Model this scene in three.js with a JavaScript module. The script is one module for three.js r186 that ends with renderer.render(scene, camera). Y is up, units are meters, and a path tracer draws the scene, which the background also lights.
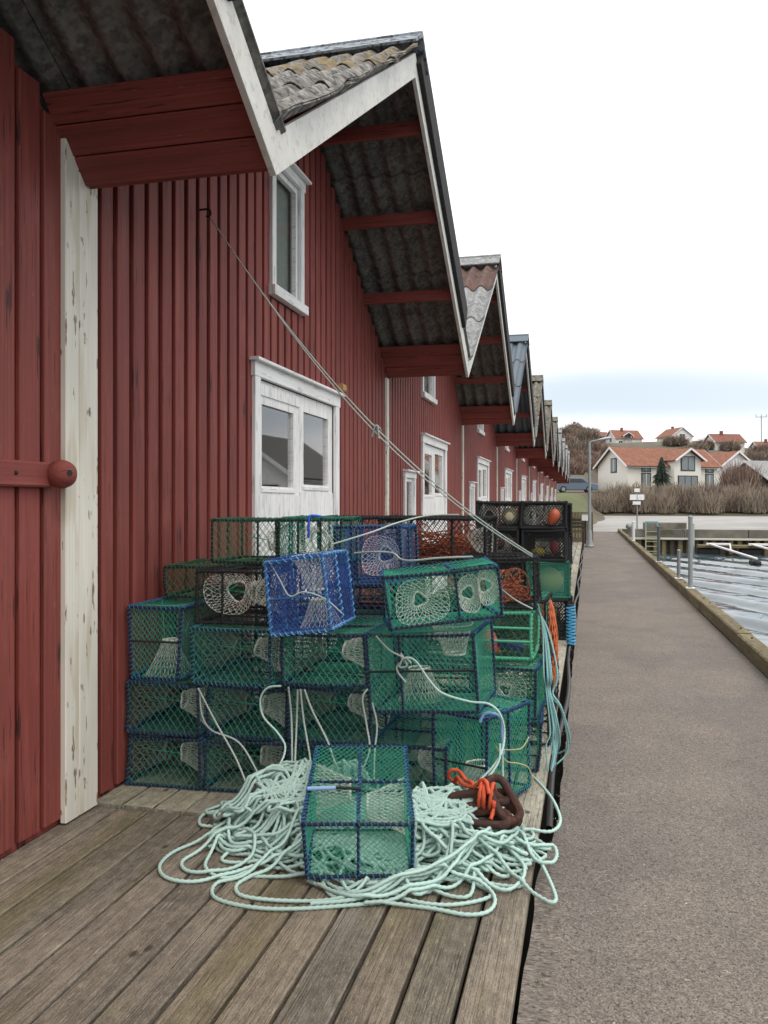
import * as THREE from 'three';
import { mergeGeometries } from 'three/addons/utils/BufferGeometryUtils.js';

// ---------- camera, sky, sun, exposure ----------
const scene = new THREE.Scene();
const W = 768, HT = 1024;
const camera = new THREE.PerspectiveCamera(63.34, W / HT, 0.05, 2000);
camera.position.set(0, 1.4, 0);
camera.rotation.y = THREE.MathUtils.degToRad(13.81);
camera.setViewOffset(W, HT, 0, 9, W, HT);
scene.add(camera);
const renderer = new THREE.WebGLRenderer({ antialias: true });
renderer.setSize(W, HT);
renderer.toneMapping = THREE.LinearToneMapping;
renderer.toneMappingExposure = 1.58;
renderer.shadowMap.enabled = true;
const sun = new THREE.DirectionalLight(0xfff4e6, 0.7);
sun.position.set(14, 30, 6); sun.target.position.set(0, 0, -8);
sun.castShadow = true; sun.shadow.radius = 40; sun.shadow.mapSize.set(2048, 2048);
Object.assign(sun.shadow.camera, { left: -30, right: 30, top: 40, bottom: -40, near: 1, far: 120 });
scene.add(sun, sun.target);

// ---------- noise ----------
function rngOf(seed) { let a = seed >>> 0; return () => { a = (a + 0x6D2B79F5) | 0; let t = Math.imul(a ^ (a >>> 15), 1 | a); t = (t + Math.imul(t ^ (t >>> 7), 61 | t)) ^ t; return ((t ^ (t >>> 14)) >>> 0) / 4294967296; }; }
const rnd = rngOf(7);
const R = (a, b) => a + (b - a) * rnd();
function hash(x, y, s) { let h = Math.imul(x, 374761393) ^ Math.imul(y, 668265263) ^ Math.imul(s, 2147483647 ^ 97531); h = Math.imul(h ^ (h >>> 13), 1274126177); return ((h ^ (h >>> 16)) >>> 0) / 4294967296; }
const mod = (a, n) => ((a % n) + n) % n;
function vn(x, y, px, py, s) {               // periodic value noise, period px, py in cells
  const xi = Math.floor(x), yi = Math.floor(y), fx = x - xi, fy = y - yi, u = fx * fx * (3 - 2 * fx), v = fy * fy * (3 - 2 * fy);
  const x0 = mod(xi, px), x1 = mod(xi + 1, px), y0 = mod(yi, py), y1 = mod(yi + 1, py);
  const a = hash(x0, y0, s), b = hash(x1, y0, s), c = hash(x0, y1, s), d = hash(x1, y1, s);
  return a + (b - a) * u + (c - a) * v + (a - b - c + d) * u * v;
}
function fbm(x, y, cx, cy, s, o = 4) { let t = 0, k = 0.5, n = 0; for (let i = 0; i < o; i++) { t += k * vn(x * cx, y * cy, cx, cy, s + i * 17); n += k; k *= 0.5; cx *= 2; cy *= 2; } return t / n; }
const clamp = (x, a = 0, b = 1) => Math.min(b, Math.max(a, x));
const sst = (a, b, x) => { const t = clamp((x - a) / (b - a)); return t * t * (3 - 2 * t); };
const mix3 = (a, b, t) => [a[0] + (b[0] - a[0]) * t, a[1] + (b[1] - a[1]) * t, a[2] + (b[2] - a[2]) * t];
const mul3 = (a, k) => [a[0] * k, a[1] * k, a[2] * k];

// ---------- sky: bright white overcast, a faint blue gap low over the houses ----------
{
  const w = 1024, h = 512, d = new Float32Array(w * h * 4);
  for (let j = 0; j < h; j++) for (let i = 0; i < w; i++) {
    const v = (j + 0.5) / h, u = (i + 0.5) / w, el = (v - 0.5) * 180;
    let L = 0.78 + 0.42 * Math.sin(Math.max(0, el) * Math.PI / 180);
    let c = [L, L * 1.0, L * 1.01];
    const n = fbm(u, v, 12, 30, 5, 5);
    const band = sst(4.2, 6.2, el + 2.2 * (n - 0.5)) * (1 - sst(7.2, 10.0, el + 3 * (n - 0.5)));
    const patch = sst(0.4, 0.62, fbm(u, v, 9, 8, 31, 3));
    c = mix3(c, [0.45, 0.53, 0.60], band * (0.62 + 0.38 * patch));
    const cl = (n - 0.5) * 0.14 * sst(10, 50, el); c = [c[0] + cl, c[1] + cl, c[2] + cl];
    if (el < 0) c = [0.3, 0.3, 0.3];
    d.set([c[0], c[1], c[2], 1], (j * w + i) * 4);
  }
  const t = new THREE.DataTexture(d, w, h, THREE.RGBAFormat, THREE.FloatType);
  t.mapping = THREE.EquirectangularReflectionMapping; t.magFilter = THREE.LinearFilter; t.minFilter = THREE.LinearFilter; t.needsUpdate = true;
  scene.background = t; scene.environment = t;
}

// ---------- textures and materials ----------
function tex(w, h, fn, srgb = true) {
  const d = new Uint8Array(w * h * 4);
  for (let j = 0; j < h; j++) for (let i = 0; i < w; i++) { const c = fn((i + 0.5) / w, (j + 0.5) / h), k = (j * w + i) * 4; d[k] = clamp(c[0], 0, 255); d[k + 1] = clamp(c[1], 0, 255); d[k + 2] = clamp(c[2], 0, 255); d[k + 3] = 255; }
  const t = new THREE.DataTexture(d, w, h, THREE.RGBAFormat); t.wrapS = t.wrapT = THREE.RepeatWrapping; t.magFilter = THREE.LinearFilter; t.minFilter = THREE.LinearMipmapLinearFilter; t.generateMipmaps = true;
  if (srgb) t.colorSpace = THREE.SRGBColorSpace; t.needsUpdate = true; return t;
}
const grey = f => (u, v) => { const g = f(u, v) * 255; return [g, g, g]; };
function rep(t, su, sv) { t.repeat.set(1 / su, 1 / sv); return t; }   // uv in metres, tile of su x sv metres
function mat(o) { return new THREE.MeshStandardMaterial({ roughness: 0.85, metalness: 0, ...o }); }
const flat = (c, o = {}) => mat({ color: new THREE.Color(c), ...o });

// red painted boards: tile 0.6 m across, 2.4 m along
const redCrack = (u, v) => sst(0.67, 0.76, fbm(u, v, 70, 14, 3, 3) * 0.75 + 0.25 * fbm(u, v, 6, 3, 9, 2));
const redMap = (base) => rep(tex(512, 1024, (u, v) => {
  const g = fbm(u, v, 90, 5, 1, 4) - 0.5, b = fbm(u, v, 5, 4, 2, 4) - 0.5, s = fbm(u, v, 24, 3, 6, 3) - 0.5;
  let c = mul3(base, 1 + 0.32 * g + 0.22 * b + 0.16 * s);
  c = mix3(c, [146, 84, 76], 0.4 * sst(0.60, 0.8, fbm(u, v, 10, 8, 12, 5)));
  c = mix3(c, [52, 24, 22], 0.75 * redCrack(u, v));
  const fl = sst(0.80, 0.83, fbm(u, v, 46, 60, 40, 3)); c = mix3(c, [128, 108, 96], 0.35 * fl);
  return c;
}), 0.6, 2.4);
const redBump = rep(tex(512, 1024, grey((u, v) => 0.55 + 0.5 * (fbm(u, v, 90, 5, 1, 4) - 0.5) - 0.4 * redCrack(u, v)), false), 0.6, 2.4);
const M = {};
M.red = mat({ map: redMap([125, 58, 51]), bumpMap: redBump, bumpScale: 0.002, roughness: 0.72 });

const peel = (u, v) => sst(0.66, 0.70, fbm(u, v, 30, 26, 21, 5) * 0.66 + fbm(u, v, 6, 5, 8, 3) * 0.34);
M.white = mat({ map: rep(tex(512, 1024, (u, v) => {
  const g = fbm(u, v, 70, 5, 1, 4) - 0.5, b = fbm(u, v, 5, 5, 3, 4) - 0.5;
  let c = mul3([216, 212, 200], 1 + 0.10 * g + 0.12 * b);
  c = mix3(c, [182, 170, 146], 0.5 * sst(0.55, 0.75, fbm(u, v, 7, 4, 55, 4)));
  return mix3(c, mul3([112, 98, 82], 0.8 + 0.6 * (g + 0.5)), 0.9 * peel(u, v));
}), 0.5, 2.0), bumpMap: rep(tex(512, 1024, grey((u, v) => 0.7 - 0.5 * peel(u, v) + 0.25 * (fbm(u, v, 70, 5, 1, 4) - 0.5)), false), 0.5, 2.0), bumpScale: 0.002, roughness: 0.6 });
M.barge = mat({ map: rep(tex(256, 512, (u, v) => { let c = mul3([206, 205, 199], 1 + 0.10 * (fbm(u, v, 12, 12, 1, 5) - 0.5)); return mix3(c, [160, 156, 146], 0.35 * sst(0.62, 0.72, fbm(u, v, 22, 22, 5, 4))); }), 0.6, 0.6), roughness: 0.6 });
M.whiteClean = mat({ map: rep(tex(256, 512, (u, v) => mul3([232, 232, 231], 1 + 0.1 * (fbm(u, v, 40, 4, 1, 4) - 0.5) + 0.1 * (fbm(u, v, 4, 4, 3, 3) - 0.5) - 0.12 * sst(0.66, 0.72, fbm(u, v, 30, 12, 5, 3)))), 0.5, 1.5), roughness: 0.5 });
// weathered deck planks: tile 0.5 m across, 3 m along
const deckGrain = (u, v) => fbm(u, v, 48, 14, 11, 5);
const knot = (u, v) => { let k = 0; for (let i = 0; i < 7; i++) { const ku = hash(i, 3, 5), kv = hash(i, 9, 8), dx = Math.min(Math.abs(u - ku), 1 - Math.abs(u - ku)) * 0.5, dy = Math.min(Math.abs(v - kv), 1 - Math.abs(v - kv)) * 3; k = Math.max(k, 1 - sst(0.006, 0.016, Math.hypot(dx, dy * 0.6))); } return k; };
const deckMap = (base, pale, worn) => rep(tex(512, 1536, (u, v) => {
  const g = deckGrain(u, v) - 0.5, b = fbm(u, v, 4, 6, 2, 4) - 0.5, fine = fbm(u, v, 150, 560, 6, 2) - 0.5;
  let c = mul3(base, 1 + 0.15 * g + 0.42 * b + 0.36 * fine + 0.34 * (fbm(u, v, 16, 84, 71, 4) - 0.5));
  c = mix3(c, pale, worn * sst(0.5, 0.74, fbm(u, v, 26, 9, 31, 5) * 0.6 + fbm(u, v, 3, 3, 77, 3) * 0.4));
  c = mix3(c, [92, 86, 50], 0.35 * sst(0.54, 0.72, fbm(u, v, 4, 4, 91, 4)));
  c = mix3(c, [64, 54, 46], 0.22 * sst(0.60, 0.72, fbm(u, v, 120, 60, 14, 3)));
  c = mix3(c, [160, 150, 136], 0.35 * sst(0.66, 0.76, fbm(u, v, 90, 60, 61, 3)) * sst(0.42, 0.62, fbm(u, v, 4, 5, 63, 3)));
  c = mix3(c, [44, 37, 31], 0.45 * sst(0.75, 0.79, fbm(u, v, 130, 16, 131, 2)));
  c = mix3(c, [176, 166, 150], 0.4 * sst(0.74, 0.79, fbm(u, v, 150, 60, 141, 2)));
  return mix3(c, [50, 40, 32], 0.75 * knot(u, v));
}), 0.5, 3.0);
const deckBump = rep(tex(512, 1536, grey((u, v) => 0.5 + 0.6 * (deckGrain(u, v) - 0.5) + 0.45 * (fbm(u, v, 150, 560, 6, 2) - 0.5) - 0.3 * sst(0.6, 0.72, fbm(u, v, 110, 3, 14, 3))), false), 0.5, 3.0);
M.deck = mat({ map: deckMap([110, 102, 90], [146, 138, 126], 0.5), bumpMap: deckBump, bumpScale: 0.004, roughness: 0.78 });
M.deckPale = mat({ map: deckMap([142, 138, 126], [172, 169, 158], 0.6), bumpMap: deckBump, bumpScale: 0.004, roughness: 0.85 });
M.beam = mat({ map: deckMap([108, 98, 70], [158, 148, 112], 0.6), bumpMap: deckBump, bumpScale: 0.006, roughness: 0.9 });
M.darkWood = mat({ map: deckMap([58, 54, 46], [92, 86, 72], 0.5), roughness: 0.9 });
// asphalt: tile 1.5 x 3 m
const aggr = (u, v) => 0.45 * vn(u * 420, v * 420, 420, 420, 4) + 0.35 * vn(u * 700, v * 700, 700, 700, 8) + 0.2 * vn(u * 180, v * 180, 180, 180, 18);
M.asphalt = mat({ map: rep(tex(2048, 2048, (u, v) => {
  const a = aggr(u, v);
  let c = mul3([114, 107, 100], 1 + 0.8 * (a - 0.5) + 0.1 * (fbm(u, v, 12, 12, 5, 3) - 0.5));
  c = mix3(c, [158, 150, 140], 0.6 * sst(0.84, 0.92, vn(u * 330, v * 330, 330, 330, 14)));
  c = mix3(c, [50, 46, 43], 0.6 * sst(0.80, 0.88, vn(u * 300, v * 300, 300, 300, 24)));
  return mix3(c, [196, 190, 180], 0.8 * sst(0.955, 0.98, vn(u * 200, v * 200, 200, 200, 44)));
}), 2, 2), bumpMap: rep(tex(1024, 1024, grey((u, v) => aggr(u, v)), false), 2, 2), bumpScale: 0.005, roughness: 0.9, vertexColors: true });
M.road = mat({ map: rep(tex(512, 512, (u, v) => mul3([150, 148, 145], 1 + 0.3 * (fbm(u, v, 8, 8, 5, 6) - 0.5))), 12, 12), roughness: 0.95 });
M.concrete = mat({ map: rep(tex(512, 512, (u, v) => mix3(mul3([112, 108, 100], 1 + 0.5 * (fbm(u, v, 6, 6, 5, 6) - 0.5)), [78, 76, 54], 0.6 * sst(0.52, 0.68, fbm(u, v, 5, 5, 25, 4)))), 3, 3), roughness: 0.95 });
// corrugated fibre cement with lichen: tile 1 x 1 m
const cementMap = (base, spot, spotAmt, ochre, pit = 0.7) => rep(tex(512, 512, (u, v) => {
  let c = mul3(base, 1 + 0.5 * (fbm(u, v, 12, 9, 5, 6) - 0.5) + 0.45 * (fbm(u, v, 60, 60, 9, 2) - 0.5));
  c = mix3(c, spot, spotAmt * sst(0.52, 0.62, fbm(u, v, 30, 30, 19, 4)));
  c = mix3(c, [46, 44, 42], pit * sst(0.56, 0.66, fbm(u, v, 34, 30, 29, 4)));
  if (ochre) c = mix3(c, [128, 104, 58], ochre * sst(0.46, 0.60, fbm(u, v, 12, 12, 39, 5)));
  return c;
}), 1, 1);
M.cement = mat({ map: cementMap([104, 102, 98], [152, 148, 142], 0.7, 0), roughness: 0.95 });
M.cementOchre = mat({ map: cementMap([108, 104, 98], [146, 142, 132], 0.5, 0.6), roughness: 0.95 });
M.cementPale = mat({ map: cementMap([134, 136, 136], [152, 154, 153], 0.4, 0, 0.2), roughness: 0.9 });
M.cementBrown = mat({ map: cementMap([92, 72, 66], [116, 84, 74], 0.6, 0, 0.25), roughness: 0.95 });
M.cementGrey = mat({ map: cementMap([104, 102, 98], [128, 125, 120], 0.4, 0, 0.3), roughness: 0.95 });
M.cementTan = mat({ map: cementMap([104, 102, 94], [140, 136, 122], 0.7, 0.12), roughness: 0.95 });
M.metalBlue = mat({ color: new THREE.Color('#57626c'), roughness: 0.6 });
M.ridge = mat({ map: cementMap([126, 134, 142], [150, 158, 166], 0.5, 0), roughness: 0.8 });
M.felt = mat({ map: cementMap([40, 40, 41], [60, 60, 60], 0.5, 0), roughness: 0.9 });
M.glass = new THREE.MeshPhysicalMaterial({ color: 0xffffff, transmission: 1, thickness: 0, roughness: 0.02, ior: 1.5, specularIntensity: 1 });
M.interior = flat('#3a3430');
M.reflection_panel = flat('#8d9690', { roughness: 0.95 });  // pale grey that stands for sky reflected in the attic glass
M.steel = flat('#8b8f90', { metalness: 0.6, roughness: 0.5 });
M.galv = flat('#8f9798', { metalness: 0.3, roughness: 0.55 });
M.dark = flat('#1b1b1c', { roughness: 0.7 });
M.black = flat('#141415', { roughness: 0.6 });
M.hose = flat('#2a2a2b', { roughness: 0.5 });
M.rust = mat({ map: rep(tex(256, 256, (u, v) => mix3(mul3([62, 40, 34], 1 + 0.7 * (fbm(u, v, 8, 8, 3, 5) - 0.5)), [104, 58, 38], 0.6 * sst(0.55, 0.68, fbm(u, v, 9, 9, 13, 4)))), 0.2, 0.2), bumpMap: rep(tex(256, 256, grey((u, v) => fbm(u, v, 16, 16, 3, 4)), false), 0.2, 0.2), bumpScale: 0.003, roughness: 0.85 });
M.ropeMint = flat('#b2cfc6', { roughness: 0.75, vertexColors: true });
M.ropeGrey = flat('#a9b5ae', { roughness: 0.8, vertexColors: true });
M.ropeTeal = flat('#86b3b3', { roughness: 0.8, vertexColors: true });
M.ropeOrange = flat('#cc5634', { roughness: 0.7, vertexColors: true });
M.lineDark = flat('#3d4f4a', { vertexColors: true }); M.lineOrange = flat('#b2603f', { vertexColors: true });
M.ropeBlue = flat('#7f9fd0', { roughness: 0.7, vertexColors: true });
const NET = {
  green: flat('#469d87'), greenDark: flat('#468c7c'), greenBright: flat('#44ac8e'), black: flat('#26282a'), blue: flat('#3c63b4'), blueGrey: flat('#56688f'), olive: flat('#4d7a5a'),
};
const LASH = { navy: flat('#27557c'), blue: flat('#2f669c'), teal: flat('#2d7f96'), black: flat('#202224'), light: flat('#7fb0e0'), dgreen: flat('#27604c'), lightGreen: flat('#57ad8c') };
M.funnel = flat('#d8dbd1'); M.funnelGrey = flat('#6d776f');
M.twine = flat('#2fae84');

// ---------- naming ----------
const used = {};
function numbered(n) { if (!(n in used)) { used[n] = 0; return n; } used[n]++; return n + '_' + String(used[n]).padStart(3, '0'); }
function sh(o) { o.traverse(m => { if (m.isMesh) { m.castShadow = m.receiveShadow = true; } }); return o; }
function tag(o, label, category, group, kind) { Object.assign(o.userData, { label, category }); if (group) o.userData.group = group; if (kind) o.userData.kind = kind; return o; }
function thing(name, label, category, pos = [0, 0, 0], yaw = 0, group) { const g = new THREE.Group(); g.name = numbered(name); g.position.set(...pos); g.rotation.y = yaw; tag(g, label, category, group); scene.add(g); return g; }
function structure(name) { const g = new THREE.Group(); g.name = numbered(name); g.userData.kind = 'structure'; scene.add(g); return g; }
function part(name, geo, m, parent, label) { const x = new THREE.Mesh(geo, m); x.name = name; x.castShadow = x.receiveShadow = true; parent.add(x); if (label) x.userData.label = label; return x; }
function structMesh(name, geo, m) { const x = part(numbered(name), geo, m, scene); x.userData.kind = 'structure'; return x; }

// ---------- geometry helpers ----------
// board: chamfered bar; long axis 'x' 'y' or 'z'; sizes sx, sy, sz; centred at c; uv in metres (u across, v along)
function board(sx, sy, sz, c = [0, 0, 0], axis = 'y', ch = 0.003) {
  const [a, b, l] = axis === 'y' ? [sx, sz, sy] : axis === 'x' ? [sz, sy, sx] : [sx, sy, sz];
  const k = Math.min(ch, a * 0.4, b * 0.4), A = a / 2, B = b / 2, L = l / 2;
  const sec = [[-A + k, -B], [A - k, -B], [A, -B + k], [A, B - k], [A - k, B], [-A + k, B], [-A, B - k], [-A, -B + k]];
  const map = axis === 'y' ? (p, q, t) => [p, t, -q] : axis === 'x' ? (p, q, t) => [t, q, -p] : (p, q, t) => [p, q, t];
  const pos = [], uv = [], u0 = rnd() * 3, v0 = rnd() * 5; let per = 0;
  const put = (s, t, u) => { const m = map(s[0], s[1], t); pos.push(m[0] + c[0], m[1] + c[1], m[2] + c[2]); uv.push(u0 + u, v0 + t); };
  for (let i = 0; i < 8; i++) { const p = sec[i], q = sec[(i + 1) % 8], w = Math.hypot(q[0] - p[0], q[1] - p[1]); put(p, -L, per); put(q, -L, per + w); put(q, L, per + w); put(p, -L, per); put(q, L, per + w); put(p, L, per); per += w; }
  for (const s of [-1, 1]) for (let i = 1; i < 7; i++) { const t = s > 0 ? [0, i, i + 1] : [0, i + 1, i]; for (const j of t) { const m = map(sec[j][0], sec[j][1], s * L); pos.push(m[0] + c[0], m[1] + c[1], m[2] + c[2]); uv.push(u0 + sec[j][0], v0 + sec[j][1]); } }
  const g = new THREE.BufferGeometry(); g.setAttribute('position', new THREE.Float32BufferAttribute(pos, 3)); g.setAttribute('uv', new THREE.Float32BufferAttribute(uv, 2)); g.computeVertexNormals(); return g;
}
// bar between two points, rectangular section w (sideways) x t, 'up' hint
function beamBetween(p, q, w, t, up = [0, 1, 0], ch = 0.003) {
  const P = new THREE.Vector3(...p), Q = new THREE.Vector3(...q), d = Q.clone().sub(P), L = d.length();
  const g = board(w, t, L, [0, 0, 0], 'z', ch), z = d.clone().normalize(), x = new THREE.Vector3(...up).cross(z).normalize(), y = z.clone().cross(x);
  g.applyMatrix4(new THREE.Matrix4().makeBasis(x, y, z).setPosition(P.add(Q).multiplyScalar(0.5))); return g;
}
class MB {                                      // collects swept tubes into one indexed geometry
  constructor(colors) { this.p = []; this.n = []; this.i = []; this.c = colors ? [] : null; }
  sweep(pts, r, sides = 3, closed = false) {
    const N = pts.length; if (N < 2) return this;
    const base = this.p.length / 3, T = new THREE.Vector3(), X = new THREE.Vector3(), Y = new THREE.Vector3(), a = new THREE.Vector3();
    for (let i = 0; i < N; i++) {
      const A = pts[i > 0 ? i - 1 : closed ? N - 1 : 0], B = pts[i < N - 1 ? i + 1 : closed ? 0 : N - 1];
      T.set(B[0] - A[0], B[1] - A[1], B[2] - A[2]).normalize();
      if (i === 0) { a.set(0, 1, 0); if (Math.abs(T.y) > 0.9) a.set(1, 0, 0); X.crossVectors(a, T).normalize(); } else X.addScaledVector(T, -X.dot(T)).normalize();
      Y.crossVectors(T, X);
      const rr = typeof r === 'function' ? r(i / (N - 1)) : r;
      for (let k = 0; k < sides; k++) { const f = k / sides * 6.2832, cx = Math.cos(f), cy = Math.sin(f), nx = X.x * cx + Y.x * cy, ny = X.y * cx + Y.y * cy, nz = X.z * cx + Y.z * cy; this.p.push(pts[i][0] + nx * rr, pts[i][1] + ny * rr, pts[i][2] + nz * rr); this.n.push(nx, ny, nz); }
    }
    const E = closed ? N : N - 1;
    for (let i = 0; i < E; i++) for (let k = 0; k < sides; k++) { const k2 = (k + 1) % sides, i2 = (i + 1) % N, b0 = base + i * sides, b1 = base + i2 * sides; this.i.push(b0 + k, b0 + k2, b1 + k, b1 + k, b0 + k2, b1 + k2); }
    return this;
  }
  ropeSweep(pts, r, tint = 1) {                 // three-strand laid rope
    const N = pts.length, S = 6, base = this.p.length / 3, T = new THREE.Vector3(), X = new THREE.Vector3(), Y = new THREE.Vector3(), a = new THREE.Vector3(); let s = 0;
    for (let i = 0; i < N; i++) {
      const A = pts[Math.max(0, i - 1)], B = pts[Math.min(N - 1, i + 1)];
      T.set(B[0] - A[0], B[1] - A[1], B[2] - A[2]).normalize();
      if (i === 0) { a.set(0, 1, 0); if (Math.abs(T.y) > 0.9) a.set(1, 0, 0); X.crossVectors(a, T).normalize(); } else { X.addScaledVector(T, -X.dot(T)).normalize(); s += Math.hypot(pts[i][0] - pts[i - 1][0], pts[i][1] - pts[i - 1][1], pts[i][2] - pts[i - 1][2]); }
      Y.crossVectors(T, X); const tw = s / (r * 2.9) * 6.2832;
      for (let k = 0; k < S; k++) { const f = k / S * 6.2832, lobe = 0.86 + 0.16 * Math.cos(2 * f - tw), cx = Math.cos(f), cy = Math.sin(f); this.p.push(pts[i][0] + (X.x * cx + Y.x * cy) * r * lobe, pts[i][1] + (X.y * cx + Y.y * cy) * r * lobe, pts[i][2] + (X.z * cx + Y.z * cy) * r * lobe); const v = tint * (0.78 + 0.30 * vn(s * 3, 3, 9999, 9, 4)); this.c.push(v, v, v); }
    }
    for (let i = 0; i < N - 1; i++) for (let k = 0; k < S; k++) { const k2 = (k + 1) % S, b0 = base + i * S, b1 = b0 + S; this.i.push(b0 + k, b0 + k2, b1 + k, b1 + k, b0 + k2, b1 + k2); }
    return this;
  }
  geo(m4) { const g = new THREE.BufferGeometry(); g.setAttribute('position', new THREE.Float32BufferAttribute(this.p, 3)); g.setIndex(this.i); if (this.n.length === this.p.length) g.setAttribute('normal', new THREE.Float32BufferAttribute(this.n, 3)); else g.computeVertexNormals(); if (this.c) g.setAttribute('color', new THREE.Float32BufferAttribute(this.c, 3)); if (m4) g.applyMatrix4(m4); return g; }
}
function spline(pts, step) {                     // Catmull-Rom through pts, resampled at even steps
  const n = pts.length, dense = [];
  for (let i = 0; i < n - 1; i++) {
    const a = pts[Math.max(0, i - 1)], b = pts[i], c = pts[i + 1], d = pts[Math.min(n - 1, i + 2)], len = Math.hypot(c[0] - b[0], c[1] - b[1], c[2] - b[2]), k = Math.max(1, Math.min(40, Math.ceil(len / (step * 0.7))));
    for (let j = 0; j < k; j++) { const t = j / k, t2 = t * t, t3 = t2 * t, p = []; for (let q = 0; q < 3; q++) p.push(0.5 * (2 * b[q] + (c[q] - a[q]) * t + (2 * a[q] - 5 * b[q] + 4 * c[q] - d[q]) * t2 + (3 * b[q] - a[q] - 3 * c[q] + d[q]) * t3)); dense.push(p); }
  }
  dense.push(pts[n - 1]); const out = [dense[0]]; let acc = 0;
  for (let i = 1; i < dense.length; i++) { let a = dense[i - 1], b = dense[i], l = Math.hypot(b[0] - a[0], b[1] - a[1], b[2] - a[2]); while (acc + l >= step) { const t = (step - acc) / l; a = [a[0] + (b[0] - a[0]) * t, a[1] + (b[1] - a[1]) * t, a[2] + (b[2] - a[2]) * t]; out.push(a); l = Math.hypot(b[0] - a[0], b[1] - a[1], b[2] - a[2]); acc = 0; } acc += l; }
  out.push(dense[dense.length - 1]); return out;
}
function cyl(r0, r1, h, c = [0, 0, 0], seg = 10) { const g = new THREE.CylinderGeometry(r1, r0, h, seg); g.translate(c[0], c[1] + h / 2, c[2]); return g; }
function lathe(prof, seg = 16) { return new THREE.LatheGeometry(prof.map(p => new THREE.Vector2(...p)), seg); }
const merge = a => mergeGeometries(a.map(g => { const x = g.index ? g.toNonIndexed() : g; for (const k of Object.keys(x.attributes)) if (!['position', 'normal', 'uv'].includes(k)) x.deleteAttribute(k); return x; }));

// ---------- setting: ground, path, kerb, water, boardwalk ----------
const XW = -2.225;                             // faces of the shed wall boards
{ // earth under the boardwalk and behind
  const g = new THREE.BoxGeometry(60, 0.4, 80); g.translate(-30 + 1.5, -0.62, -4); structMesh('ground', g, flat('#37332e'));
}
{ // asphalt path
  const nx = 48, nz = 700, x0 = -0.135, x1 = 1.45, z0 = 4, z1 = -43.9, pos = [], uv = [], col = [], idx = [];
  for (let j = 0; j <= nz; j++) for (let i = 0; i <= nx; i++) {
    const t = j / nz, x = x0 + (x1 - x0) * i / nx, z = z0 + (z1 - z0) * t, e = i === 0 ? 0.012 * (vn(z * 5 + 500, 1, 999, 9, 3) - 0.5) - 0.056 * sst(-3.9, -3.2, z) : 0;
    pos.push(x + e, -0.06 + 0.008 * (fbm(x / 8, z / 8, 16, 16, 3, 3) - 0.5), z); uv.push(x, z);
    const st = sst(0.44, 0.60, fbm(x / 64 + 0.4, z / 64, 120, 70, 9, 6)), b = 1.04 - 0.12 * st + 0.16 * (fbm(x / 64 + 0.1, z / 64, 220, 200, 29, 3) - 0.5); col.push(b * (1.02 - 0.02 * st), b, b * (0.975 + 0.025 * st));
  }
  for (let j = 0; j < nz; j++) for (let i = 0; i < nx; i++) { const a = j * (nx + 1) + i, b = a + nx + 1; idx.push(a, a + 1, b, b, a + 1, b + 1); }
  for (let j = 0; j < nz; j++) { /* left rim down to the ground */ const a = pos.length / 3, p = j * (nx + 1), q = p + nx + 1; for (const k of [p, q]) { pos.push(pos[k * 3], pos[k * 3 + 1], pos[k * 3 + 2], pos[k * 3], -0.42, pos[k * 3 + 2]); uv.push(uv[k * 2], uv[k * 2 + 1], uv[k * 2] + 0.3, uv[k * 2 + 1]); for (let m = 0; m < 2; m++) col.push(0.7, 0.7, 0.7); } idx.push(a, a + 2, a + 1, a + 1, a + 2, a + 3); }
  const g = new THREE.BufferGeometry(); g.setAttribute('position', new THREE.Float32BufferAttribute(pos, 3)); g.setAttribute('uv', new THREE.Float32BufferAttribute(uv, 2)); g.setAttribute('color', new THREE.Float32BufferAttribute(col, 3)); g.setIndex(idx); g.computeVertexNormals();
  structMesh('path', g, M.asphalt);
}
{ // timber kerb, baulk by baulk, on a dark quay wall
  const k = structure('kerb'); let z = 2.5;
  while (z > -43) { const l = R(2.6, 3.6), e = Math.max(-43.8, z - l); const h = R(-0.006, 0.006), g = board(0.152 + R(-0.006, 0.003), 0.16, z - e - 0.014, [1.527, 0.012 + h, (z + e) / 2], 'z', 0.014); part('timber', g, M.beam, k); 
    for (const bz of [z - 0.3, e + 0.3]) part('bolt', cyl(0.012, 0.012, 0.012, [1.54, 0.091 + h, bz], 8), M.rust, k); z = e; }
  const q = new THREE.BoxGeometry(0.2, 1.5, 48); q.translate(1.50, -0.825, -20); structMesh('quay_wall', q, M.concrete);
}
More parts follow.
